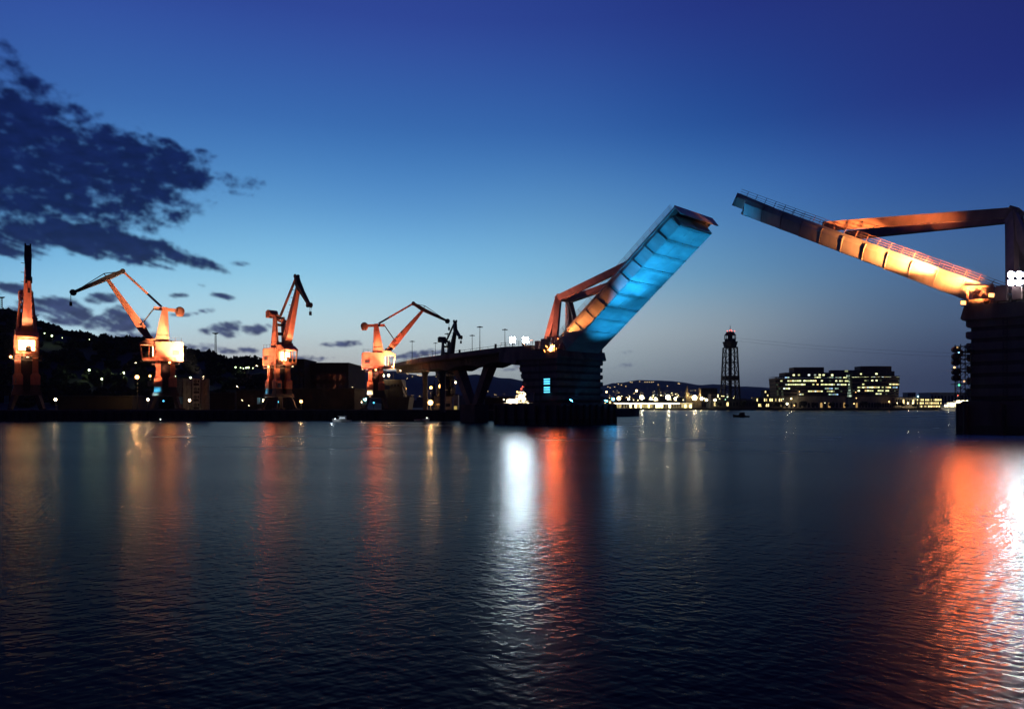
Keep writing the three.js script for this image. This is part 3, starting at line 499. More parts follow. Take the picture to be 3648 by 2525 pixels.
  { const p = lv(-3.6, -.75), g = new THREE.CylinderGeometry(1.15, 1.15, 2.7, 24); g.rotateX(Math.PI / 2); b.add(g.translate(p[0], p[1], 0)); b.box(p[0] - .1, p[1] - .2, 0, 1.5, 1.9, 3.1); B('counterweight'); }
  // jib, tie and fly jib
  const F0 = [3.5, 18.4], dn = (p) => [p[0], p[1] - 3], Hd = dn(c.head), Rr = dn(c.rear), Tp = dn(c.tip), mid = (a, q, t) => [a[0] + (q[0] - a[0]) * t, a[1] + (q[1] - a[1]) * t];
  b.taper(P3(F0, 0), P3(mid(F0, Hd, .22), 0), 2.6, 1.2, 1.9, 2.1).taper(P3(mid(F0, Hd, .22), 0), P3(Hd, 0), 1.9, 2.1, 1.1, .8); const jib = B('jib', M.jib);
  b.prism([[2.5, 18.05], [4.9, 18.05], [4.1, 19.5], [3, 19.5]], -1.9, 1.9); B('jib_foot');
  for (const s of [-1, 1]) { b.bar(P3(lv(2.6, -.3), s * .9), P3(mid(F0, Hd, .24), s * .9), .16); B('lever_rod', M.rail); }
  for (let t = .3; t < .95; t += .12) { const p = mid(F0, Hd, t); b.box(p[0] - .4, p[1] + .4, .95, .5, .06, .7); } B('jib_step', M.rail);
  b.bar(P3([.9, 27.4], 0), P3(Rr, 0), .5, .55); B('tie_bar', M.jib);
  for (let t = .3; t < .95; t += .2) { const p = mid([.9, 27.4], Rr, t); b.box(p[0], p[1] + .35, 0, .05, .7, .05); } B('tie_cable_guide', M.rail);
  b.taper(P3(Rr, 0), P3(Hd, 0), 1.3, .8, 1.5, 1.2).taper(P3(Hd, 0), P3(Tp, 0), 1.5, 1.1, .9, .6); B('fly_jib', M.fly);
  { const up = [Hd[0] + (Hd[1] - Tp[1]) * .14, Hd[1] + (Tp[0] - Hd[0]) * .16]; for (const s of [-1, 1]) b.bar(P3(Hd, s * .4), P3(up, s * .3), .18).bar(P3(up, s * .3), P3(Tp, s * .2), .1).bar(P3(Rr, s * .3), P3(up, s * .3), .1); B('fly_stay', M.fly); }
  for (const [p, r] of [[Tp, .75], [Rr, .6]]) { for (const s of [-.5, .5]) { const g = new THREE.CylinderGeometry(r, r, .3, 20); g.rotateX(Math.PI / 2); b.add(g.translate(p[0], p[1], s)); } B('pulley', M.fly); }
  for (const s of [-.35, .35]) b.rod(P3([Tp[0] + .5, Tp[1]], s), P3([Tp[0] + .5, Tp[1] - (c.drop ?? 3)], s * .4), .05); b.box(Tp[0] + .5, Tp[1] - (c.drop ?? 3) - .4, 0, .6, 1, .5); B('hook_rope', M.fly);
  // lamps carried by the crane
  o.updateMatrixWorld(true);
  const w = (x, y, z) => o.localToWorld(V(x, y, z));
  for (const [x, y, z, tx, ty, tz, col, I, ang] of lit.spots ?? []) {
    const p = w(x, y, z), t = w(tx, ty, tz); spot(p, t, ...col, I * k * k, ang, .8, 10);
    const dir = V(tx - x, ty - y, tz - z).normalize(); b.rod(V(x, y, z).addScaledVector(dir, -.45), V(x, y, z).addScaledVector(dir, -.12), .22, .3, 12); const hd = B('lamp_head', blackIron);
    b.rod(V(x, y, z).addScaledVector(dir, -.11), V(x, y, z).addScaledVector(dir, -.07), .25, .25, 12); b.build('lamp_glass', warmWhite, hd); b = new MB();
  }
  if (lit.water) { const [wx, wz, col, I] = lit.water, p = V(wx, 12.6, wz), q = w(p.x, p.y, p.z), t = V(0, 0, 0).lerp(q, .55).setY(0); spot(q, t, ...col, I * .075, 70, .4, 60); b.ball(p.x, p.y, p.z, .24); B('deck_lamp', sodium); }
  for (const [x, y, z, col, I] of lit.points ?? []) point(w(x, y, z), ...col, I * k * k, 10);
  return o;
}
const lamp1 = [1, .66, .34], coral = [1, .5, .3];
const redM = { paint: cranePaint, dark: craneDark, leg: cranePaint, foot: bluePaint, rail: craneDark, jib: cranePaint, fly: craneDark };
const room = glow(11, 8, 3.4), room2 = glow(2.4, 1.35, .4);
const luff = { head: [9.6, 38.3], rear: [8.7, 41], tip: [14.6, 32.4], lever: -.5, drop: 2 };
crane('harbour_crane', 'tall harbour crane facing us with its jib raised upright, leftmost of the row', 92, 232, 1.28, -55.5, luff, redM, { room, spots: [[9, 11.2, 3.4, 2, 17, 1.5, lamp1, 1300, 40], [7.5, 12.6, 0, 6.6, 30, 0, coral, 2200, 26], [7, 7, 7, 3, 15, 2.4, coral, 700, 22]], points: [[4.6, 16.6, 0, lamp1, 22]], water: [5.5, 3.2, [1, .4, .09], 900] }, 'harbour cranes along the quay');
crane('harbour_crane', 'harbour crane with its jib stretched to the left and a glowing white house', 588, 236, 1.18, -155.4, { head: [13.7, 37], rear: [10, 39.1], tip: [21.2, 32.9], lever: .02, drop: 2.5 }, { ...redM, fs: -1 }, { room, spots: [[9.5, 9.5, -6, -1, 16, -2.5, coral, 2200, 22], [-9, 8.5, -7, -3, 16, -2.4, [1, .74, .45], 34000, 20], [-9, 9, -7, 0, 24, -1, [1, .75, .45], 9000, 18], [7, 12.5, -1.5, 8.5, 28, 0, [1, .42, .3], 2200, 22], [4.4, 3, -9, 1.75, 10.5, -1.75, coral, 1500, 12], [4.2, 1.5, -7, 1.75, 5.6, -1.75, [.5, 1, 1.1], 700, 11]], points: [[4.4, 16.3, 0, lamp1, 16]], water: [-1, -3.4, [1, .38, .1], 1900] }, 'harbour cranes along the quay');
crane('harbour_crane', 'harbour crane with a steep raised jib tipping to the right, third of the row', 992, 242, 1.1, -39, luff, redM, { room, spots: [[10, 9.5, 6, 2, 16.5, 1.5, lamp1, 1500, 32], [-7, 7, 9, -1.5, 15.5, 2.4, coral, 3600, 26], [7.5, 12.6, .5, 6.4, 30, 0, coral, 2400, 26], [-4.4, 3, 9, -1.75, 10.5, 1.75, coral, 1500, 12], [-4.2, 1.5, 7, -1.75, 5.6, 1.75, [.5, 1, 1.1], 700, 11], [-4, 13, 4.5, .3, 24, 1.5, coral, 700, 24]], points: [[4.6, 16.6, 0, lamp1, 24]], water: [0, 3.4, [1, .17, .05], 2600] }, 'harbour cranes along the quay');
crane('harbour_crane', 'harbour crane with its jib leaning right over the viaduct end, last of the lit row', 1338, 237, .99, 10.2, { head: [15, 35.1], rear: [11.8, 37], tip: [22.7, 31.6], lever: 0, drop: 2 }, { ...redM, foot: creamPaint }, { room, spots: [[-7, 7, 9, -1, 15.6, 2.4, [1, .33, .24], 5200, 25], [9.6, 9.8, 6.5, 4, 16, 1, [1, .75, .42], 15000, 22], [7.6, 12.6, 2.5, 9.5, 27, 0, coral, 2600, 24], [-4.4, 3, 9, -1.75, 10.5, 1.75, coral, 1500, 12], [-4, 12.7, 5, .3, 24, 1.5, [1, .4, .25], 900, 24], [-4.2, 1.5, 7, -1.75, 5.6, 1.75, [1, .9, .6], 1800, 11]], points: [[4.6, 16.6, 0, lamp1, 30]], water: [0, 3.4, [1, .2, .06], 2600] }, 'harbour cranes along the quay');
const blkM = { paint: mat(.02, .025, .04, .7), dark: blackIron, leg: mat(.02, .025, .04, .7), foot: blackIron, rail: blackIron, jib: mat(.02, .025, .04, .7), fly: blackIron };
crane('dock_crane', 'black unlit crane rising behind the viaduct deck', 1588, 305, 1.02, -60, { head: [8.6, 33.5], rear: [8.4, 37], tip: [13, 30.5], lever: -.4, drop: 1.5 }, blkM, { room: glassDark }, null);
crane('dock_crane', 'small dark crane under the viaduct between its column and the black crane', 1545, 460, .5, -80, { head: [8.6, 33.5], rear: [8.4, 36], tip: [12, 31], lever: -.4, drop: 1.5 }, blkM, { room: glassDark }, null);

// ---------------------------------------------------------------- containers, sheds, masts on the left quay
{
  const mk = (m, reefer) => {
    const o = thing('shipping_container', '', 'container'); let b = new MB();
    b.box(0, 1.3, -6, 2.3, 2.44, 12); for (let z = -11.8; z < -.2; z += .6) b.box(-1.17, 1.3, z, .06, 2.2, .3).box(1.17, 1.3, z, .06, 2.2, .3); b.build('body', m, o);
    b = new MB(); for (const x of [-1.17, 1.17]) b.box(x, 1.3, .02, .12, 2.58, .14); for (const y of [.07, 2.53]) b.box(0, y, .02, 2.24, .13, .14); b.build('end_frame', m, o);
    if (reefer) { b = new MB(); const t = new THREE.TorusGeometry(.42, .1, 8, 24); b.add(t.translate(-.3, 1.75, .08)); for (let a = 0; a < 6; a++) b.bar([-.3, 1.75, .08], [-.3 + .4 * Math.cos(a * 1.047), 1.75 + .4 * Math.sin(a * 1.047), .08], .1); b.build('fan', blackIron, o); b = new MB(); b.box(0, .7, .05, 1.7, .8, .1).box(.7, 1.75, .05, .5, .8, .1); b.build('grille', blackIron, o); }
    else { for (const s of [-1, 1]) { b = new MB(); b.box(s * .55, 1.3, .02, 1.06, 2.3, .06); const dr = b.build('door', m, o); for (const u of [.2, .75]) { b = new MB(); b.rod([s * (.1 + u), .2, .08], [s * (.1 + u), 2.4, .08], .035, .035, 6); b.build('lock_rod', greyMetal, dr); } } }
    return o;
  };
  const col = [mat(.07, .08, .1, .7, { scale: .2 }), mat(.3, .27, .22, .7, { scale: .2 }), mat(.42, .38, .3, .65, { scale: .2 }), mat(.2, .13, .09, .7, { scale: .2 })];
  const cw = ['leftmost column', 'second column', 'third column', 'rightmost column'], rw = ['bottom', 'third from top', 'second from top', 'top'], nm = ['dark grey', 'grey', 'cream refrigerated', 'brown'];
  const p0 = at(634, 1450, 252);
  for (let c = 0; c < 4; c++) { const src = mk(col[c], c === 2); for (let r = 0; r < 4; r++) { const o = r ? src.clone() : src; if (r) { o.name = numbered('shipping_container'); scene.add(o); } o.position.set(p0.x + c * 2.98 + ((r * 3 + c) % 3 - 1) * .05, GY + r * 2.62, p0.z + ((r + c * 2) % 3) * .1); o.rotation.y = .36; tag(o, nm[c] + ' container, ' + rw[r] + ' of the ' + cw[c] + ' of the quay stack', 'container', 'containers stacked on the quay'); } }
  const building = (name, label, px0, px1, py, d, dep, m, win, gm) => {
    const x0 = (px0 - W / 2) / F * d, x1 = (px1 - W / 2) / F * d, h = EYE + (HOR - py) / F * d - GY, w = x1 - x0, o = thing(name, label, 'building', [(x0 + x1) / 2, GY, -d]);
    let b = new MB(); b.box(0, h / 2, -dep / 2, w, h, dep); b.build('wall', m, o);
    b = new MB(); b.box(0, h + .15, -dep / 2, w + .6, .3, dep + .6); b.build('roof', steelDark, o);
    const [nx, ny, fy, fh] = win; for (let j = 0; j < ny; j++) for (let i = 0; i < nx; i++) { const sx = w / nx; b = new MB(); b.box(-w / 2 + (i + .5) * sx, h * fy + j * (h * fh), .06, sx * .55, h * fh * .55, .1); b.build(fy < .1 ? 'door' : 'window', gm ? gm(i, j) : glassDark, o); }
    return o;
  };
  const dk = mat(.02, .017, .016, .9), shed = mat(.03, .024, .02, .85), brown = mat(.026, .018, .016, .9);
  building('silo_building', 'tall dark block right of the third crane', 1026, 1083, 1281, 330, 20, dk, [3, 5, .15, .16]);
  building('storehouse', 'broad dark storehouse between the third and fourth crane', 1084, 1241, 1294, 340, 40, brown, [8, 3, .3, .2]);
  building('shed', 'long low dark shed on the quay left of the fourth crane', 1000, 1262, 1385, 275, 20, shed, [7, 1, .02, .8], () => brown);
  building('shed', 'long low dark shed on the quay left of the third crane', 842, 985, 1392, 272, 18, shed, [5, 1, .02, .8], () => brown);
  building('shed', 'dark shed behind the containers at the foot of the hill', 690, 835, 1400, 300, 22, dk, [5, 1, .02, .75], () => brown);
  building('shed', 'low dark shed between the first two cranes', 205, 470, 1412, 268, 20, dk, [8, 1, .02, .75], () => brown);
  building('site_hut', 'pale hut with dark window just left of the V pier', 1547, 1611, 1412, 275, 6, mat(.3, .29, .27, .8), [2, 1, .35, .4]);
  building('site_hut', 'yellow lit hut at the foot of the V pier', 1613, 1632, 1407, 285, 5, creamPaint, [1, 1, .05, .7], () => glow(.5, .36, .1));
  building('low_house', 'low dark building under the right arm of the V pier', 1728, 1792, 1418, 320, 8, brown, [4, 1, .3, .4]);
  // dark ship moored under the viaduct end
  { const d = 300, o = thing('moored_ship', 'dark moored ship under the viaduct end behind the fourth crane', 'ship', at(1412, 1450, d).setY(GY)); let b = new MB();
    b.prism([[-6, 0], [4.5, 0], [5.2, 5], [-6, 5]], -14, 0); b.build('hull', blkM.paint, o); b = new MB(); b.prism([[-5.4, 5], [2.6, 5], [1.8, 12], [-5.4, 12]], -12, -1); b.build('superstructure', blkM.leg, o); b = new MB(); b.bar([1.4, 11.8, -1], [4.4, 5, -1], .4).bar([.2, 11.8, -1], [3.2, 5, -1], .3).bar([-2, 12, -4], [-2, 15, -4], .25); b.build('stay', blackIron, o);
    for (let i = 0; i < 5; i++) { b = new MB(); b.box(-4.6 + i * 1.3, 9.6, -.9, .8, .9, .1); b.build('window', glassDark, o); } }
  // masts
  for (const [px, y0, y1, d, lb, nm2] of [[767, 1190, 1285, 600, 'slim floodlight mast standing on the hill ridge right of the second crane', 'floodlight_mast'], [4, 1062, 1140, 560, 'slim lattice mast on the hill at the frame edge', 'radio_mast']]) {
    const p = at(px, y1, d), h = (y1 - y0) / F * d, o = thing(nm2, lb, 'mast', p); let b = new MB(); for (const s of [-.5, .5]) b.bar([s * 1.4, 0, 0], [s * .9, h, 0], .3); for (let y = 1; y < h; y += 1.6) b.bar([-.6, y, 0], [.6, y + 1.4, 0], .16).bar([.6, y, 0], [-.6, y + 1.4, 0], .16); b.build('lattice', blackIron, o); b = new MB(); b.prism([[-2.4, h + 1], [2.4, h + 1], [1.2, h], [-1.2, h]], -.6, .6); b.build('lamp_frame', blackIron, o);
    if (nm2 === 'floodlight_mast') for (let i = 0; i < 4; i++) { b = new MB(); b.box(-1.8 + i * 1.2, h + .6, .7, .8, .6, .2); b.build('lamp_head', steelDark, o); }
  }
}
// ---------------------------------------------------------------- boats
function boat(name, label, p, turn, len, hullM, o2 = {}) {
  const o = thing(name, label, 'boat', [p.x, -.12, p.z], turn), w = len * .32; let b = new MB();
  const pos = [], N = 14, sec = (t) => { const s = Math.sin(Math.PI * Math.min(1, .5 + t * .5)) ** .6, hw = w / 2 * (t < .5 ? .86 + .28 * t : Math.sqrt(Math.max(0, 1 - ((t - .5) / .5) ** 2.2))), sh = .55 + .45 * t * t; return [[0, -.1 + .25 * t * t], [hw * .7, .12], [hw, len * .11 * sh / .55], [0, len * .11 * sh / .55 + .03]].map(([z, y]) => [(t - .5) * len + (y > .2 ? .12 * t * len * .3 : 0), y, z]); };
  for (let i = 0; i < N; i++) { const A = sec(i / N), B = sec((i + 1) / N); for (const s of [-1, 1]) for (let k = 0; k < 3; k++) { const q = [A[k], A[k + 1], B[k + 1], A[k], B[k + 1], B[k]].map((v) => [v[0], v[1], v[2] * s]); if (s > 0) q.reverse(); for (const v of q) pos.push(...v); } }
  const A = sec(0); for (const s of [-1, 1]) for (const v of [A[0], A[1], A[2], A[0], A[2], A[3]]) pos.push(v[0], v[1], v[2] * s);
  const g = new THREE.BufferGeometry(); g.setAttribute('position', new THREE.Float32BufferAttribute(pos, 3)); g.computeVertexNormals(); b.add(g); b.build('hull', hullM, o);
  const dy = len * .11;
  if (o2.cabin) { b = new MB(); b.prism([[-len * .22, dy], [len * .2, dy], [len * .1, dy + len * .2], [-len * .2, dy + len * .22]], -w * .36, w * .36); const c = b.build('cabin', o2.cabin, o); for (const s of [-1, 1]) for (let i = 0; i < 3; i++) { b = new MB(); b.box(-len * .13 + i * len * .1, dy + len * .13, s * w * .365, len * .075, len * .07, .04); b.build('window', o2.win ?? glassDark, c); } b = new MB(); b.box(-len * .02, dy + len * .235, 0, len * .44, .06, w * .8); b.build('roof', o2.cabin, o); b = new MB(); b.bar([-len * .1, dy + len * .22, 0], [-len * .1, dy + len * .42, 0], .06); b.build('mast', blackIron, o); }
  else { b = new MB(); b.box(-len * .2, dy * .9, 0, .3, .08, w * .8).box(len * .08, dy * .9, 0, .3, .08, w * .8); b.build('thwart', steelDark, o); if (o2.mast) { b = new MB(); b.rod([0, 0, 0], [0, o2.mast, 0], .05, .03, 8); b.build('mast', blackIron, o); } }
  b = new MB(); for (let i = 0; i < 6; i++) for (const s of [-1, 1]) b.box(-len * .4 + i * len * .14, dy + .25, s * w * .4, .03, .5, .03); b.build('rail', steelDark, o);
  if (o2.light) { b = new MB(); b.ball(...o2.light, .16); b.build('lamp', o2.gm ?? warmWhite, o); }
  return o;
}
const wb = at(1218, 1490, 205);
boat('motorboat', 'white motorboat with a cabin in front of the quay left of the fourth crane', wb, Math.PI, 5, whitePaint, { cabin: whitePaint, win: glow(.5, .6, .7), light: [1.9, .9, 0], gm: glow(5, 6, 7) });
point(V(wb.x - 2.2, 1.6, wb.z + 2.6), .8, .95, 1, 9, 8);
boat('rowing_boat', 'small boat with mast and white bow below the big orange quay lamp', at(1502, 1497, 222), .2, 4.4, whitePaint, { mast: 3.4, light: [1.5, .95, 0], gm: glow(4, 4, 3.6) });
boat('rowing_boat', 'small dark boat with a white stern light below the second crane', at(577, 1500, 207), .1, 4, steelDark, { light: [-.4, .8, .3], gm: glow(3, 3.2, 3) });
boat('motorboat', 'dark unlit motorboat in open water below the lattice tower', at(2642, 1484, 300), 2.9, 6.2, blackIron, { cabin: steelDark });
// lit ship beyond the first pier
{
  const d = 560, p = at(1828, 1450, d), o = thing('lit_ship', 'brightly lit white ship moored beyond the mid channel pier, with red mast light', 'ship', [p.x, 0, p.z]); let b = new MB();
  b.prism([[-12, -.5], [14, -.5], [15.5, 4.5], [-13, 4.2]], -8, 0); b.build('hull', mat(.25, .25, .26, .6), o);
  for (const [y, a, c] of [[4.3, -9, 14], [7.2, -5, 14], [10, 2, 13], [12.8, 4, 11]]) { b = new MB(); b.box((a + c) / 2, y + 1.25, -4, c - a, 2.4, 6.6).box((a + c) / 2, y + 2.6, -3.8, c - a + 1, .2, 8); b.build('deckhouse', whitePaint, o); for (let x = a + 1; x < c - .5; x += 1.9) { b = new MB(); b.box(x, y + 1.3, -.66, 1, .9, .08); b.build('window', R() < .6 ? glow(6, 5, 2.8) : glassDark, o); } }
  b = new MB(); b.bar([7, 15, -4], [7, 19, -4], .3).bar([5.6, 17.2, -4], [8.4, 17.2, -4], .18); b.build('mast', whitePaint, o);
  for (const [x, y, m, r] of [[-11, 4.9, warmWhite, .5], [-10.4, 7, warmWhite, .4], [-7.5, 5.6, warmWhite, .6], [-5, 5.2, warmWhite, .6], [-2, 7, warmWhite, .9], [0, 8.4, warmWhite, .8], [2.4, 7.6, warmWhite, .9], [-7, 9.6, warmWhite, .35], [4, 10, warmWhite, .4], [9, 10.2, warmWhite, .6], [11, 7, warmWhite, .5], [5, 13, sodium, .5], [8, 13, warmWhite, .5], [10.4, 12.7, warmWhite, .6], [3, 15.2, sodium, .45], [6, 17.4, redGlow, .5], [7, 19, redGlow, .4], [13, 4.6, warmWhite, .45], [-12, 2, warmWhite, .5]]) { b = new MB(); b.ball(x, y, .6, r); b.build('deck_lamp', m, o); }
  point(V(p.x - 1, 8, p.z + 5), 1, .8, .5, 700, 20); point(V(p.x + 8, 12, p.z + 5), 1, .7, .4, 400, 20);
}

// ---------------------------------------------------------------- far shore
const FY = 2.6;
{
  const b = new MB(); const sh = new THREE.Shape([[-900, 1000], [-60, 1000], [20, 985], [2500, 985], [4500, 9000], [-4500, 9000]].map((p) => new THREE.Vector2(...p)));
  const g = new THREE.ExtrudeGeometry(sh, { depth: FY + 1, bevelEnabled: false }); g.rotateX(-Math.PI / 2); g.translate(0, -1, 0); b.add(g);
  tag(b.build('far_quay', mat(.035, .033, .03, .95, { scale: .02 }), scene), 'flat dark city shore across the harbour', null, null, 'structure');
}
function range(name, label, d, depth, prof, m, seed) {
  const pos = [], idx = [], n = 160, rows = 8, nz = createNoise2D(rng(seed));
  const P = (px) => { let i = 0; while (i < prof.length - 2 && px > prof[i + 1][0]) i++; const [a, b] = [prof[i], prof[i + 1]], t = Math.min(1, Math.max(0, (px - a[0]) / (b[0] - a[0]))); return HOR - (a[1] + (b[1] - a[1]) * (t * t * (3 - 2 * t))); };
  for (let j = 0; j <= rows; j++) for (let i = 0; i <= n; i++) {
    const px = -900 + i / n * 6400, x = (px - W / 2) / F * d, f = j / rows, z = -d + depth * (1 - f * 2) * .5 + depth * .5;
    const h = (P(px) / F * d + EYE + nz(px * .02, j * .4) * d * .0016) * Math.sin(Math.PI * (.02 + .48 * Math.min(1, f * 1.0))) ** 1.1;
    pos.push(x, FY + Math.max(0, h) * (f < 1 ? 1 : 1), z - depth * f * .0);
  }
  for (let j = 0; j < rows; j++) for (let i = 0; i < n; i++) { const a = j * (n + 1) + i; idx.push(a, a + 1, a + n + 1, a + 1, a + n + 2, a + n + 1); }
  const g = new THREE.BufferGeometry(); g.setAttribute('position', new THREE.Float32BufferAttribute(pos, 3)); g.setIndex(idx); g.computeVertexNormals(); const b = new MB(); b.add(g);
  tag(b.build(name, m, scene), label, null, null, 'structure');
}
range('hills', 'far blue hills behind the city', 7200, 1500, [[-900, 1400], [300, 1380], [900, 1350], [1300, 1322], [1419, 1325], [1474, 1336], [1521, 1341], [1598, 1340], [1681, 1335], [1736, 1341], [1800, 1350], [1900, 1362], [2050, 1372], [2155, 1376], [2183, 1367], [2246, 1357], [2273, 1355], [2350, 1359], [2398, 1359], [2433, 1370], [2482, 1377], [2516, 1375], [2547, 1368], [2568, 1375], [2634, 1382], [2676, 1377], [2724, 1384], [2760, 1390], [3000, 1412], [3300, 1426], [3648, 1434], [5500, 1440]], mat(.05, .055, .05, 1, { scale: .002 }), 12);
// the town on and below the hills: countless blocks and lights
{
  const q = rng(501), M = new THREE.Matrix4(), I = new THREE.Quaternion(), box = new THREE.BoxGeometry(1, 1, 1);
  const n = 900, t = new THREE.InstancedMesh(box, mat(.07, .065, .06, .95, { stain: false }), n); t.name = 'distant_town'; scene.add(t); tag(t, 'dark town blocks below the far hills', null, null, 'stuff');
  for (let i = 0; i < n; i++) { const d = 1350 + q() ** 1.5 * 3600, px = 1350 + q() * 2350, h = 10 + q() * q() * 18 + (d - 1350) * .006; M.compose(V((px - W / 2) / F * d, FY + h / 2, -d), I, V(14 + q() * 26, h, 12 + q() * 20)); t.setMatrixAt(i, M); }
  const cols = [glow(1.6, 1.1, .5), glow(.9, .9, .7), glow(.8, .5, .2)];
  const lm = [120, 60, 90];
  for (let k = 0; k < 3; k++) {
    const l = new THREE.InstancedMesh(box, cols[k], lm[k]); l.name = numbered('town_lights'); scene.add(l); tag(l, 'scattered small lights of the distant town', null, null, 'stuff');
    for (let i = 0; i < lm[k]; i++) { const d = 1345 + q() * 3400, px = q() < .3 ? 1380 + q() * 420 : q() < .75 ? 2150 + q() * 420 : 2560 + q() * 800, s = (.5 + q() * .9) * d / 2000 * 1.3, py = 1436 - q() ** 1.4 * (px < 2600 ? 46 : 28); M.compose(at(px, py, d), I, V(s, s * .8, s)); l.setMatrixAt(i, M); }
  }
  { const l = new THREE.InstancedMesh(box, glow(7, 5.4, 2.6), 110); l.name = numbered('town_lights'); scene.add(l); tag(l, 'bright lights of the streets behind the ferry terminal', null, null, 'stuff');
    for (let i = 0; i < 110; i++) { const d2 = 1080 + q() * 500, px = 2150 + q() * 470, s = .5 + q() * .9; M.compose(at(px, 1427 - q() * q() * 30, d2), I, V(s, s, s)); l.setMatrixAt(i, M); } }
  const hl = new THREE.InstancedMesh(box, cols[0], 26); hl.name = 'hill_lights'; scene.add(hl); tag(hl, 'row of lights high on the far hills', null, null, 'stuff');
  const spots = [[2246, 1361], [2252, 1362], [2279, 1359], [2298, 1361], [2306, 1361], [2314, 1361], [2322, 1361], [2328, 1360], [2417, 1366], [2421, 1367], [1449, 1330], [1453, 1333], [1487, 1336], [1492, 1337], [1496, 1338], [1500, 1338], [1469, 1341], [2203, 1368], [2214, 1371], [2190, 1378], [2230, 1376], [2345, 1370], [2378, 1375], [1553, 1342], [2166, 1378], [2174, 1381]];
  spots.forEach(([px, py], i) => { M.compose(at(px, py, 6200), I, V(6.5, 4.5, 5)); hl.setMatrixAt(i, M); });
}
// ferry terminal under floodlights
const dkWall = mat(.05, .045, .04, .9), stone = mat(.3, .26, .2, .85, { scale: .05 });
const X = (px, d) => (px - W / 2) / F * d;
{
  const d = 1000, x0 = X(2186, d), x1 = X(2466, d), w = x1 - x0, o = thing('ferry_terminal', 'long low ferry terminal blazing with lights right of the mid channel pier', 'terminal', [(x0 + x1) / 2, FY, -d]); let b = new MB();
  b.box(0, 3.1, -8, w, 6.2, 14); b.build('wall', stone, o);
  b = new MB(); b.box(0, 6.5, -6, w + 2, .5, 19); b.build('roof', mat(.5, .48, .42, .7), o);
  for (let i = 0; i < 30; i++) { const x = -w / 2 + (i + .5) * w / 30, on = R(); b = new MB(); b.box(x, 2.7, -.94, w / 30 * .76, 4.2, .1); b.build('window', on < .6 ? glow(8 * (on + .4), 6.6 * (on + .4), 2.6 * (on + .4)) : on < .8 ? glow(.5, .4, .15) : glassDark, o); b = new MB(); b.box(x - w / 60, 3, 2.9, .28, 6, .28); b.build('pillar', stone, o); b = new MB(); b.box(x, 6.15, 3.4, w / 30 * .88, 1.1, .3); b.build('canopy_light', i < 25 ? glow(9, 7.6, 4.4) : glow(.8, .6, .3), o); }
  for (let i = 0; i < 5; i++) point([x0 + (i + .5) * w / 5, FY + 5.6, -d + 9], 1, .85, .5, 320, 30);
  const lamps = [[2205, 1419, 2.1, 'leftmost, orange tinged'], [2287, 1416, 2.2, 'second tall one'], [2380, 1415, 2.4, 'third and tallest'], [2406, 1420, 1.2, 'short one right of the third'], [2475, 1417, 2.5, 'at the right end, biggest'], [2500, 1420, 1.5, 'oblong, just right of the biggest'], [2518, 1424, 1.1, 'small, second right of the biggest'], [2548, 1425, 1.2, 'small, third right of the biggest'], [2320, 1421, 1.1, 'small, between the second and third'], [2336, 1420, 1.2, 'small, right beside another between the second and third'], [2240, 1422, 1, 'small, between the first and second'], [2268, 1392, 1.2, 'orange, high on its own pole behind the roof'], [2161, 1396, .9, 'small, close beside the pier wall']];
  for (const [px, py, r, wd] of lamps) { const p = at(px, py, d - 8 - (py < 1400 ? -40 : 0)); lampPost('dock lamp at the ferry terminal, ' + wd, p, FY, py < 1400 || px < 2210 ? glow(14, 8.6, 3.4) : glow(20, 18, 12), r * 1.2, null, r > 1.9 ? [1, .86, .55, 1500, 40] : null); }
}
// church, monument, harbour tower
{
  const d = 1160, o = thing('church', 'floodlit pale church with a pointed spire behind the ferry terminal', 'church', [X(2468, d), FY, -d]); let b = new MB(); const m = stone;
  const gy = 15; b.box(0, gy / 2 + 1, 0, 24, gy + 2, 14); b.build('nave', m, o); b = new MB(); b.prism([[-12, gy + 2], [12, gy + 2], [12, gy + 4], [-12, gy + 6]], -6, 6); b.build('roof', dkWall, o);
  b = new MB(); b.box(-9.5, 12, 4, 5.4, 24, 5.4); b.build('tower', m, o); b = new MB(); b.add(new THREE.ConeGeometry(3.4, 13, 8).translate(-9.5, 30.5, 4)); b.build('spire', m, o);
  b = new MB(); b.box(9.6, 14, 4, 3.8, 28, 3.8).ball(9.6, 28.6, 4, 2.1, 1.2); b.build('bell_tower', m, o);
  for (let i = 0; i < 7; i++) { b = new MB(); b.box(-6 + i * 2.1, 17, 7.05, .9, 2.4, .12); b.build('window', i % 2 ? glow(3, 2, .7) : glow(1, .7, .25), o); }
  for (const x of [-9.5, 2, 9.6]) { b = new MB(); b.ball(x, 19, 9, .5); b.build('facade_lamp', glow(6, 4, 1.4), o); }
  for (const x of [-9, 3, 10]) point([o.position.x + x, FY + 19.5, -d + 11.5], 1, .7, .3, 260, 20);
}
{
  const d = 1040, o = thing('column_monument', 'slim dark memorial column with a statue, rising behind the terminal roof', 'monument', [X(2348, d), FY, -d]); let b = new MB();
  b.box(0, 2, 0, 9, 4, 9).box(0, 5.5, 0, 5.5, 3.4, 5.5); b.build('pedestal', dkWall, o); b = new MB(); b.rod([0, 7, 0], [0, 25, 0], 1.5, 1.2, 16); b.build('shaft', dkWall, o); b = new MB(); b.box(0, 25.7, 0, 4, 1.4, 4).ball(0, 27.2, 0, 1.3); b.build('capital', dkWall, o);
  b = new MB(); b.rod([0, 28, 0], [0, 31.4, 0], .8, .5, 10).ball(0, 31.9, 0, .5).bar([0, 30.8, 0], [2, 31.3, 0], .35); b.build('statue', dkWall, o);
}
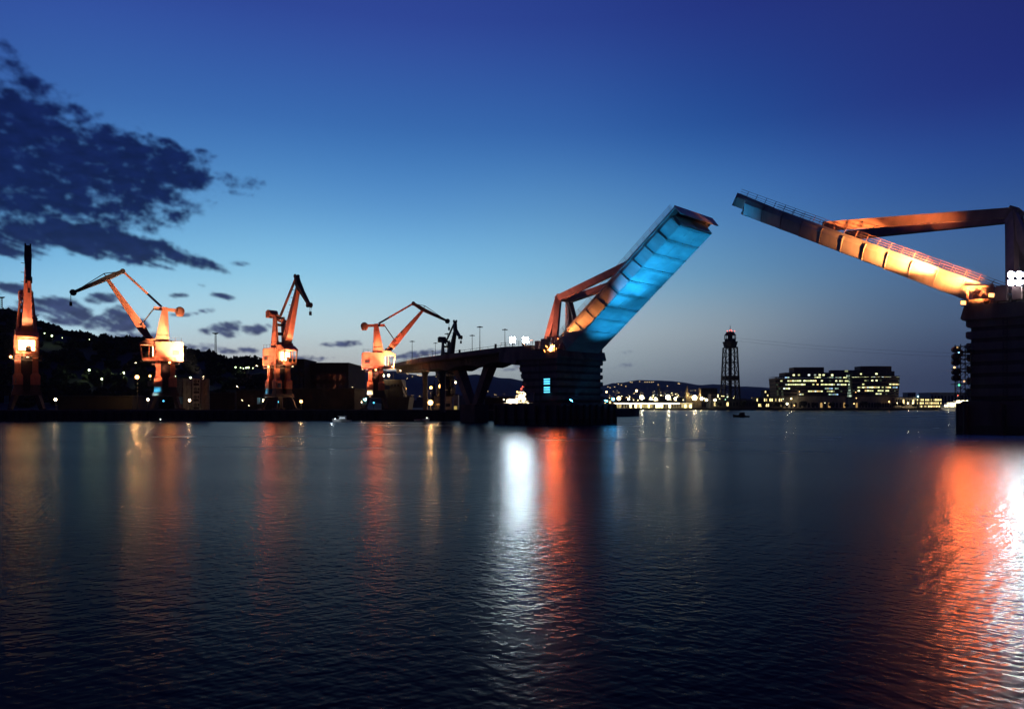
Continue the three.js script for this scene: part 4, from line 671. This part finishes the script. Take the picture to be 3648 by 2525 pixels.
{
  const d = 1080, k = d / F, Yp = (py) => EYE + (HOR - py) * k - FY, o = thing('lattice_tower', 'tall dark cable car tower of open steel lattice with red lights on its roof', 'tower', [X(2602, d), FY, -d]); const iron = mat(.012, .012, .014, .7); let b;
  const hw = (y) => { const t = y / Yp(1238); return (30 - 8.5 * Math.min(1, t * 1.0)) * k * .92; };
  const yTop = Yp(1238), c4 = [[-1, -1], [1, -1], [1, 1], [-1, 1]];
  for (const [sx, sz] of c4) { b = new MB(); b.taper([sx * hw(0), 0, sz * hw(0)], [sx * hw(yTop), yTop, sz * hw(yTop)], 2.1, 2.1, 1.5, 1.5); b.build('leg', iron, o); }
  const lev = [0, Yp(1382), Yp(1352), Yp(1340), Yp(1291), yTop];
  for (let j = 0; j < 5; j++) { b = new MB(); const [y0, y1] = [lev[j], lev[j + 1]]; for (let i = 0; i < 4; i++) { const [a0, a1] = c4[i], [b0, b1] = c4[(i + 1) % 4]; b.bar([a0 * hw(y0), y0, a1 * hw(y0)], [b0 * hw(y1), y1, b1 * hw(y1)], .75).bar([b0 * hw(y0), y0, b1 * hw(y0)], [a0 * hw(y1), y1, a1 * hw(y1)], .75).bar([a0 * hw(y1), y1, a1 * hw(y1)], [b0 * hw(y1), y1, b1 * hw(y1)], 1); } b.build('brace', iron, o); }
  b = new MB(); b.rod([0, 0, 0], [0, yTop, 0], 2.5, 2.5, 12); b.build('lift_shaft', iron, o);
  b = new MB(); b.add(new THREE.CylinderGeometry(hw(Yp(1345)) * 1.42, hw(Yp(1352)) * 1.3, Yp(1340) - Yp(1354), 8).translate(0, Yp(1347), 0)); b.build('lower_gallery', iron, o);
  b = new MB(); b.add(new THREE.CylinderGeometry(26.5 * k, 21 * k, Yp(1219) - Yp(1240), 12).translate(0, Yp(1229.5), 0)).add(new THREE.CylinderGeometry(27.5 * k, 27 * k, .8, 12).translate(0, Yp(1219), 0)); b.build('gallery', iron, o);
  b = new MB(); b.add(new THREE.CylinderGeometry(20 * k, 20 * k, Yp(1207) - Yp(1219), 12).translate(0, Yp(1213), 0)); for (let i = 0; i < 12; i++) { const a = i * Math.PI / 6; b.bar([Math.cos(a) * 19.4 * k, Yp(1208), Math.sin(a) * 19.4 * k], [Math.cos(a) * 19.4 * k, Yp(1193), Math.sin(a) * 19.4 * k], .9); } b.add(new THREE.CylinderGeometry(9 * k, 9 * k, Yp(1193) - Yp(1207), 12).translate(0, Yp(1200), 0)); b.build('cabin', iron, o);
  b = new MB(); b.add(new THREE.CylinderGeometry(13 * k, 20.5 * k, Yp(1182) - Yp(1194), 12).translate(0, Yp(1188), 0)); b.build('roof', iron, o);
  b = new MB(); b.rod([0, Yp(1183), 0], [0, Yp(1158), 0], .7, .25, 8); b.build('antenna', iron, o);
  for (const [x, y] of [[-13, 1180], [-4, 1178], [3, 1180], [13, 1180], [0, 1176]]) { b = new MB(); b.ball(x * k, Yp(y), 10 * k, .55); b.build('warning_light', redGlow, o); }
  b = new MB(); b.box(0, 3, 0, 26, 6, 22); b.build('base', dkWall, o);
}
{
  const A = at(2619, 1203, 1080), B = at(3520, 1262, 860), mk = (dy) => new THREE.CatmullRomCurve3([A.clone().add(V(0, dy, 0)), A.clone().lerp(B, .35).add(V(0, dy - 3.4, 0)), A.clone().lerp(B, .7).add(V(0, dy - 2.8, 0)), B.clone().add(V(0, dy, 0))]);
  const o = thing('cableway', 'thin cable car ropes running from the lattice tower towards the frame-edge pier', 'cableway', [0, 0, 0]);
  for (const dy of [0, -4.2]) { const b = new MB(); b.add(new THREE.TubeGeometry(mk(dy), 60, .08, 5)); b.build('cable', blackIron, o); }
}
// office block of two curved wings
{
  const d = 1010, k = d / F, Y = (py) => EYE + (HOR - py) * k - FY, wall = mat(.13, .095, .07, .85, { scale: .04 }), top = mat(.11, .085, .07, .85), dim = glow(.04, .06, .035);
  const lit = (a, g = 0) => { const v = [.55, .8, 1, 1.35][Math.floor(R() * 4)], t = R() < .18 ? [1.1, .72, .6] : R() < .15 ? [.85, .95, 1.9] : [1, 1, 1]; return glow(...[[.5, .52, .22], [1.1, 1.15, .5], [1.9, 2, .95], [.4, .6, .45]][g ? 3 : a].map((x, i) => +(x * v * t[i]).toFixed(3))); };
  function wing(label, px0, px1, rows, n, dome) {
    const xm = X((px0 + px1) / 2, d), hw0 = X(px1, d) - xm, o = thing('office_block', label, 'office building', [xm, FY, -d]); let b;
    const lean = (y) => .955 + .045 * Math.min(1, Math.max(0, (y - Y(1412)) / (Y(1347) - Y(1412))));
    const C = (u, y, off = 0) => { const s = (2 * u - 1); return V(s * hw0 * lean(y), y, 8 * (1 - s * s) + off); };
    const slab = (u0, u1, y0, y1, off, name, m, dep = 26) => {
      const pos = [], N = 12, tri = (...v) => { for (const p of v) pos.push(p.x, p.y, p.z); }, qd = (a, b2, c, e) => tri(a, b2, c, a, c, e), bk = (u, y) => { const p = C(u, y, off); p.z = -dep; return p; };
      for (let i = 0; i < N; i++) { const a = u0 + (u1 - u0) * i / N, c = u0 + (u1 - u0) * (i + 1) / N; qd(C(a, y0, off), C(c, y0, off), C(c, y1, off), C(a, y1, off)); qd(C(a, y1, off), C(c, y1, off), bk(c, y1), bk(a, y1)); qd(bk(a, y0), bk(c, y0), C(c, y0, off), C(a, y0, off)); }
      qd(bk(u0, y0), C(u0, y0, off), C(u0, y1, off), bk(u0, y1)); qd(C(u1, y0, off), bk(u1, y0), bk(u1, y1), C(u1, y1, off)); qd(bk(u1, y0), bk(u0, y0), bk(u0, y1), bk(u1, y1));
      const g = new THREE.BufferGeometry(); g.setAttribute('position', new THREE.Float32BufferAttribute(pos, 3)); g.computeVertexNormals(); const m2 = new MB(); m2.add(g); return m2.build(name, m, o);
    };
    slab(0.002, .998, Y(1412), Y(1347), -1.1, 'core', dkWall, 25.8);
    const ys = rows.map((r) => r[0]);
    ys.forEach((py, i) => {                                            // parapet band under each row of windows
      const nxt = i + 1 < ys.length ? ys[i + 1] - 2.2 : 1413; slab(0, 1, Y(nxt), Y(py + 2.6), 0, 'parapet_band', wall);
    });
    slab(0, 1, Y(ys[0] - 2.4), Y(1343), .15, 'roof_band', wall);
    rows.forEach(([py, spans], i) => { for (let j = 0; j < n; j++) {
      const u = (j + .5) / n, px = px0 + (px1 - px0) * u; let g = null; for (const [a, c, l, gr] of spans) if (px >= a - 3 && px <= c + 3) g = R() < .88 ? lit(Math.max(0, l - (R() < .35 ? 1 : 0)), gr) : null;
      const p = C(u, Y(py), -.5), q = C(u + .5 / n, Y(py), -.5).sub(C(u - .5 / n, Y(py), -.5)), w = q.length();
      b = new MB(); b.box(0, 0, 0, w * .86, 4.4 * k * .98, .14); b.l[0].rotateY(-Math.atan2(q.z, q.x)).translate(p.x, p.y, p.z); b.build('window', g ?? (R() < .12 ? dim : glassDark), o);
    } });
    dome(slab, o);
    // stone base with an arcade
    slab(.04, .97, -.2, Y(1412) + .05, -.6, 'base', stone, 22);
    for (let j = 0; j < 16; j++) { const u = .07 + .88 * j / 15, p = C(u, Y(1428), -.52); b = new MB(); const s = new THREE.Shape(); s.moveTo(-1.5, 0); s.lineTo(1.5, 0); s.lineTo(1.5, 5); s.absarc(0, 5, 1.5, 0, Math.PI); s.lineTo(-1.5, 0); b.add(new THREE.ExtrudeGeometry(s, { depth: .2, bevelEnabled: false }).translate(p.x, .8, p.z)); b.build('arch', R() < .16 ? glow(.5, .3, .1) : glassDark, o); }
    return o;
  }
  const zx = (z) => z / 2.8825 + 2650;
  const A = (l) => l.map(([a, c, v, g]) => [zx(a), zx(c), v, g]);
  wing('broad left wing of the lit office building, tapering at its far end', 2763, 3026, [[1344.5, A([[420, 445, 1, 1], [860, 905, 1, 1], [710, 770, 2], [935, 985, 1, 1], [1020, 1070, 1]])], [1357, A([[375, 392, 1], [455, 560, 2], [595, 715, 2], [775, 812, 2], [930, 1000, 2], [1005, 1080, 1]])], [1370, A([[375, 540, 2], [565, 635, 2], [700, 880, 2], [880, 1060, 2]])], [1384, A([[400, 448, 2], [830, 960, 0, 1]])], [1394, A([[648, 712, 2], [742, 782, 2], [838, 850, 1], [880, 912, 1]])], [1405, A([[865, 965, 0, 1], [565, 585, 1]])]], 34,
    (slab, o) => { slab(.13, .98, Y(1343), Y(1327), -4, 'upper_storey', top, 22); for (const z of [510, 560, 660, 722, 770, 811, 904]) { const u = (zx(z) - 2763) / 263, b = new MB(); b.box((2 * u - 1) * X(2763 + 131.5 + W / 2 - 2894.5 + 0, 0) + (2 * u - 1) * 131.5 * k, Y(1336), 8 * (1 - (2 * u - 1) ** 2) - 3.9, 2.6, 1.9, .3); b.build('window', z === 722 || z === 560 ? lit(0) : lit(2), o); } slab(.26, .66, Y(1327), Y(1308), -7, 'penthouse', top, 20); });
  wing('shorter right wing of the lit office building beside the atrium', 3037, 3207, [[1341.5, A([[1130, 1250, 2], [1265, 1485, 2], [1580, 1600, 1]])], [1356, A([[1218, 1234, 1], [1296, 1338, 2]])], [1369, A([[1205, 1218, 2], [1490, 1535, 2], [1560, 1592, 2]])], [1380, A([[1160, 1185, 1], [1210, 1244, 2], [1256, 1325, 2], [1340, 1440, 1], [1468, 1490, 2], [1530, 1600, 1, 1]])], [1392, A([[1165, 1295, 2], [1355, 1470, 2]])], [1403, A([[1345, 1380, 2]])]], 23,
    (slab, o) => { slab(.03, .9, Y(1343), Y(1322), -4, 'upper_storey', top, 22); slab(.19, .85, Y(1322), Y(1304), -7, 'penthouse', top, 20); for (const z of [1205, 1350]) { const u = (zx(z) - 3037) / 170, b = new MB(); b.box((2 * u - 1) * 85 * k, Y(1332), 8 * (1 - (2 * u - 1) ** 2) - 3.9, 2.6, 1.6, .3); b.build('window', lit(2), o); } });
  { // glazed atrium between the wings
    const o = thing('glass_atrium', 'stepped glass atrium glowing between the two office wings', 'atrium', [X(3031, d), FY, -d - 10]); let b;
    for (let i = 0; i < 8; i++) { const y0 = Y(1420 - i * 10.2), y1 = Y(1410.5 - i * 10.2), h = X(3031 + 21 - i * 1.9, d) - X(3031, d); b = new MB(); b.box(0, (y0 + y1) / 2, -i * .5, h * 2, .9, 10); b.build('floor_slab', top, o); for (let j = 0; j < 4; j++) { b = new MB(); b.box((j - 1.5) * h * .5, (y0 + y1) / 2 + 2, 4.6 - i * .5, h * .44, (y1 - y0) * .66, .12); b.build('window', glow(...[[.3, .42, .32], [.18, .26, .2], [.7, .85, .6], [.06, .09, .07]][(i * 3 + j * 5) % 4]), o); } }
    b = new MB(); b.box(0, Y(1322), 0, 46, (1328 - 1319) * k, 9); b.build('link_bridge', top, o); b = new MB(); b.box(-3, Y(1321), 4.6, 4.2, 2.2, .1); b.build('window', glow(.3, .34, .16), o);
  }
  for (const [px, py, r, w, gm] of [[2805, 1438, 1.9, 'big and white, left of the office block', glow(12, 10.5, 7)], [2820, 1420, 1.4, 'yellow, above the big white one', glow(9, 7, 3.2)], [2831, 1444, 1.1, 'orange, low beside the office block', glow(6, 3, 1)], [2849, 1395, .8, 'orange upper one of two in front of the left wing', glow(5, 2.6, .9)], [2849, 1405, .6, 'orange lower one of two in front of the left wing', glow(3, 1.4, .5)], [2940, 1435, .8, 'tall thin glow before the left wing', glow(4, 3.4, 2)], [3044, 1438, 1.2, 'orange, at the foot of the atrium', glow(5, 2.8, 1.1)], [3052, 1418, .9, 'orange, right of the atrium', glow(5, 2.8, 1.1)], [3050, 1397, .8, 'orange, halfway up beside the atrium', glow(4, 2, .7)], [3169, 1431, 1.3, 'orange, at the right wing base', glow(8, 4, 1.2)], [3197, 1436, 1.2, 'cream, at the right wing corner', glow(5, 4, 2.2)], [3236, 1436, 1.5, 'cream, in front of the low pavilion', glow(7, 5.6, 3)], [3253, 1436, 1, 'oblong cream, right end of the pavilion', glow(6, 4.8, 2.6)], [3272, 1412, 1.4, 'cyan, above the pavilion roof', glow(1.4, 7, 7)], [2791, 1421, .8, 'pale green, left of the office block', glow(3, 3.6, 2.6)], [2592, 1414, .9, 'pale green, at the lattice tower foot', glow(3, 4.4, 3.2)], [2585, 1423, .8, 'greenish, low at the lattice tower foot', glow(2, 3.4, 2.4)]])
    lampPost('far shore lamp, ' + w, at(px, py, d - 14), FY, gm, r * .62, null, r > 1.35 ? [1, .8, .5, 260, 30] : null);
}
// low buildings along the far shore
{
  const blk = (name, label, px0, px1, py, d, dep, m, nx, ny, litShare, gm, roofM) => {
    const w = X(px1, d) - X(px0, d), h = EYE + (HOR - py) / F * d - FY, o = thing(name, label, 'building', [X((px0 + px1) / 2, d), FY, -d]); let b = new MB(); b.box(0, h / 2, -dep / 2, w, h, dep); b.build('wall', m, o); b = new MB(); b.box(0, h + .2, -dep / 2, w + 1, .4, dep + 1); b.build('roof', roofM ?? dkWall, o);
    for (let j = 0; j < ny; j++) for (let i = 0; i < nx; i++) { b = new MB(); b.box(-w / 2 + (i + .5) * w / nx, h * (j + .55) / ny, .08, w / nx * .55, h / ny * .5, .12); b.build('window', R() < litShare ? gm() : glassDark, o); } return o;
  };
  const y = () => { const k = .4 + R() * 1.6; return glow(1.6 * k, 1.25 * k, .5 * k); };
  blk('warehouse', 'low dark warehouse at the foot of the lattice tower', 2530, 2690, 1428, 1003, 20, dkWall, 14, 1, .2, y);
  blk('harbour_office', 'dim block with faint lit windows left of the lattice tower', 2534, 2575, 1404, 1150, 18, stone, 6, 3, .15, y);
  blk('harbour_office', 'dark rounded block between the church and the lattice tower', 2500, 2556, 1383, 1250, 20, dkWall, 7, 4, .05, y);
  blk('warehouse', 'dark warehouse with a row of yellow windows left of the office block', 2695, 2788, 1416, 1006, 18, dkWall, 14, 2, .45, y);
  blk('tenement', 'dark tenement with a broken roofline behind the left office wing', 2724, 2764, 1390, 1300, 18, dkWall, 5, 5, .08, y);
  blk('pavilion', 'low pale pavilion right of the office block', 3190, 3268, 1416, 1000, 20, stone, 9, 1, .15, y);
  blk('market_hall', 'low hall with rows of yellow lights right of the pavilion', 3268, 3356, 1419, 1002, 20, dkWall, 18, 3, .7, y);
  blk('exhibition_hall', 'pale long hall glowing white at its foot near the frame-edge pier', 3316, 3460, 1399, 1040, 30, mat(.3, .36, .36, .7), 12, 1, 0, y, mat(.2, .2, .2, .8));
  blk('quay_kiosk', 'small flat roofed tower block above the pavilion', 3236, 3264, 1399, 1060, 14, mat(.1, .18, .2, .8), 4, 3, .2, () => glow(.3, .5, .5));
  blk('customs_shed', 'low building by the pier wall, left end of the ferry terminal', 2152, 2186, 1424, 1000, 15, stone, 4, 1, .4, y);
  { const d = 996, o = thing('excursion_ship', 'white excursion ship ablaze with lights next to the frame-edge pier', 'ship', [X(3374, d), 0, -d + 20]); let b = new MB(); b.prism([[-19, 0], [24, 0], [26, 4.4], [-20, 4]], -6, 2); b.build('hull', mat(.3, .3, .32, .6), o); for (const [yy, a, c] of [[4.2, -15, 23], [7.3, -11, 21], [10.2, 0, 16]]) { b = new MB(); b.box((a + c) / 2, yy + 1.3, -2, c - a, 2.5, 6); b.build('deckhouse', whitePaint, o); for (let x = a + 1.2; x < c; x += 2.6) { b = new MB(); b.box(x, yy + 1.4, 1.06, 1.9, 1.5, .1); b.build('window', glow(...(R() < .7 ? [9, 8, 4.6] : [4, 3, 1.2])), o); } }
    b = new MB(); b.bar([4, 12, -2], [4, 19, -2], .5); b.build('mast', whitePaint, o); b = new MB(); b.ball(4, 19.4, -2, .8); b.build('mast_light', redGlow, o);
    for (let i = 0; i < 3; i++) point([o.position.x - 12 + i * 14, 9, o.position.z + 6], 1, .9, .6, 300, 30); }
  // dark trees along the far quay
  const q = rng(91), trunkM = mat(.02, .016, .012, 1, { stain: false }), crownM = mat(.018, .022, .012, 1, { stain: false });
  const mkTree = (s) => { const P = [], r = rng(900 + s); for (let i = 0; i < 110; i++) { const c = V(r() - .5, r() - .5, r() - .5).normalize().multiplyScalar(.45 + .55 * r()), u = V(r() - .5, r() - .5, r() - .5).normalize().multiplyScalar(.24), v = V(r() - .5, r() - .5, r() - .5).cross(u).normalize().multiplyScalar(.24); c.y = c.y * .8 + 1.5; for (const [a, e] of [[-1, -1], [1, -1], [1, 1], [-1, -1], [1, 1], [-1, 1]]) { const p = c.clone().addScaledVector(u, a).addScaledVector(v, e); P.push(p.x, p.y, p.z); } } const g = new THREE.BufferGeometry(); g.setAttribute('position', new THREE.Float32BufferAttribute(P, 3)); g.computeVertexNormals(); return g; };
  let ti = 0; const tw = ['left of the lattice tower', 'right of the lattice tower', 'far left of the office block', 'left of the office block', 'under the left office wing', 'before the left office wing', 'under the middle of the left wing', 'left of the atrium', 'before the atrium', 'under the right office wing', 'before the right office wing', 'at the right end of the office block', 'before the pavilion', 'right of the pavilion'];
  for (const px of [2560, 2650, 2722, 2770, 2790, 2862, 2900, 2965, 3016, 3080, 3125, 3186, 3215, 3262]) { const s = 2.4 + q() * 1.8, o = thing('quay_tree', 'dark tree on the far quay ' + tw[ti++], 'tree', [X(px, 992), FY, -990 - q() * 4]); let b = new MB(); b.rod([0, 0, 0], [0, s * 1.2, 0], .3, .18, 8); b.build('trunk', trunkM, o); b = new MB(); const g = mkTree(ti); g.scale(s * 1.15, s, s * 1.15); b.add(g); b.build('crown', crownM, o); }
}
renderer.render(scene, camera);
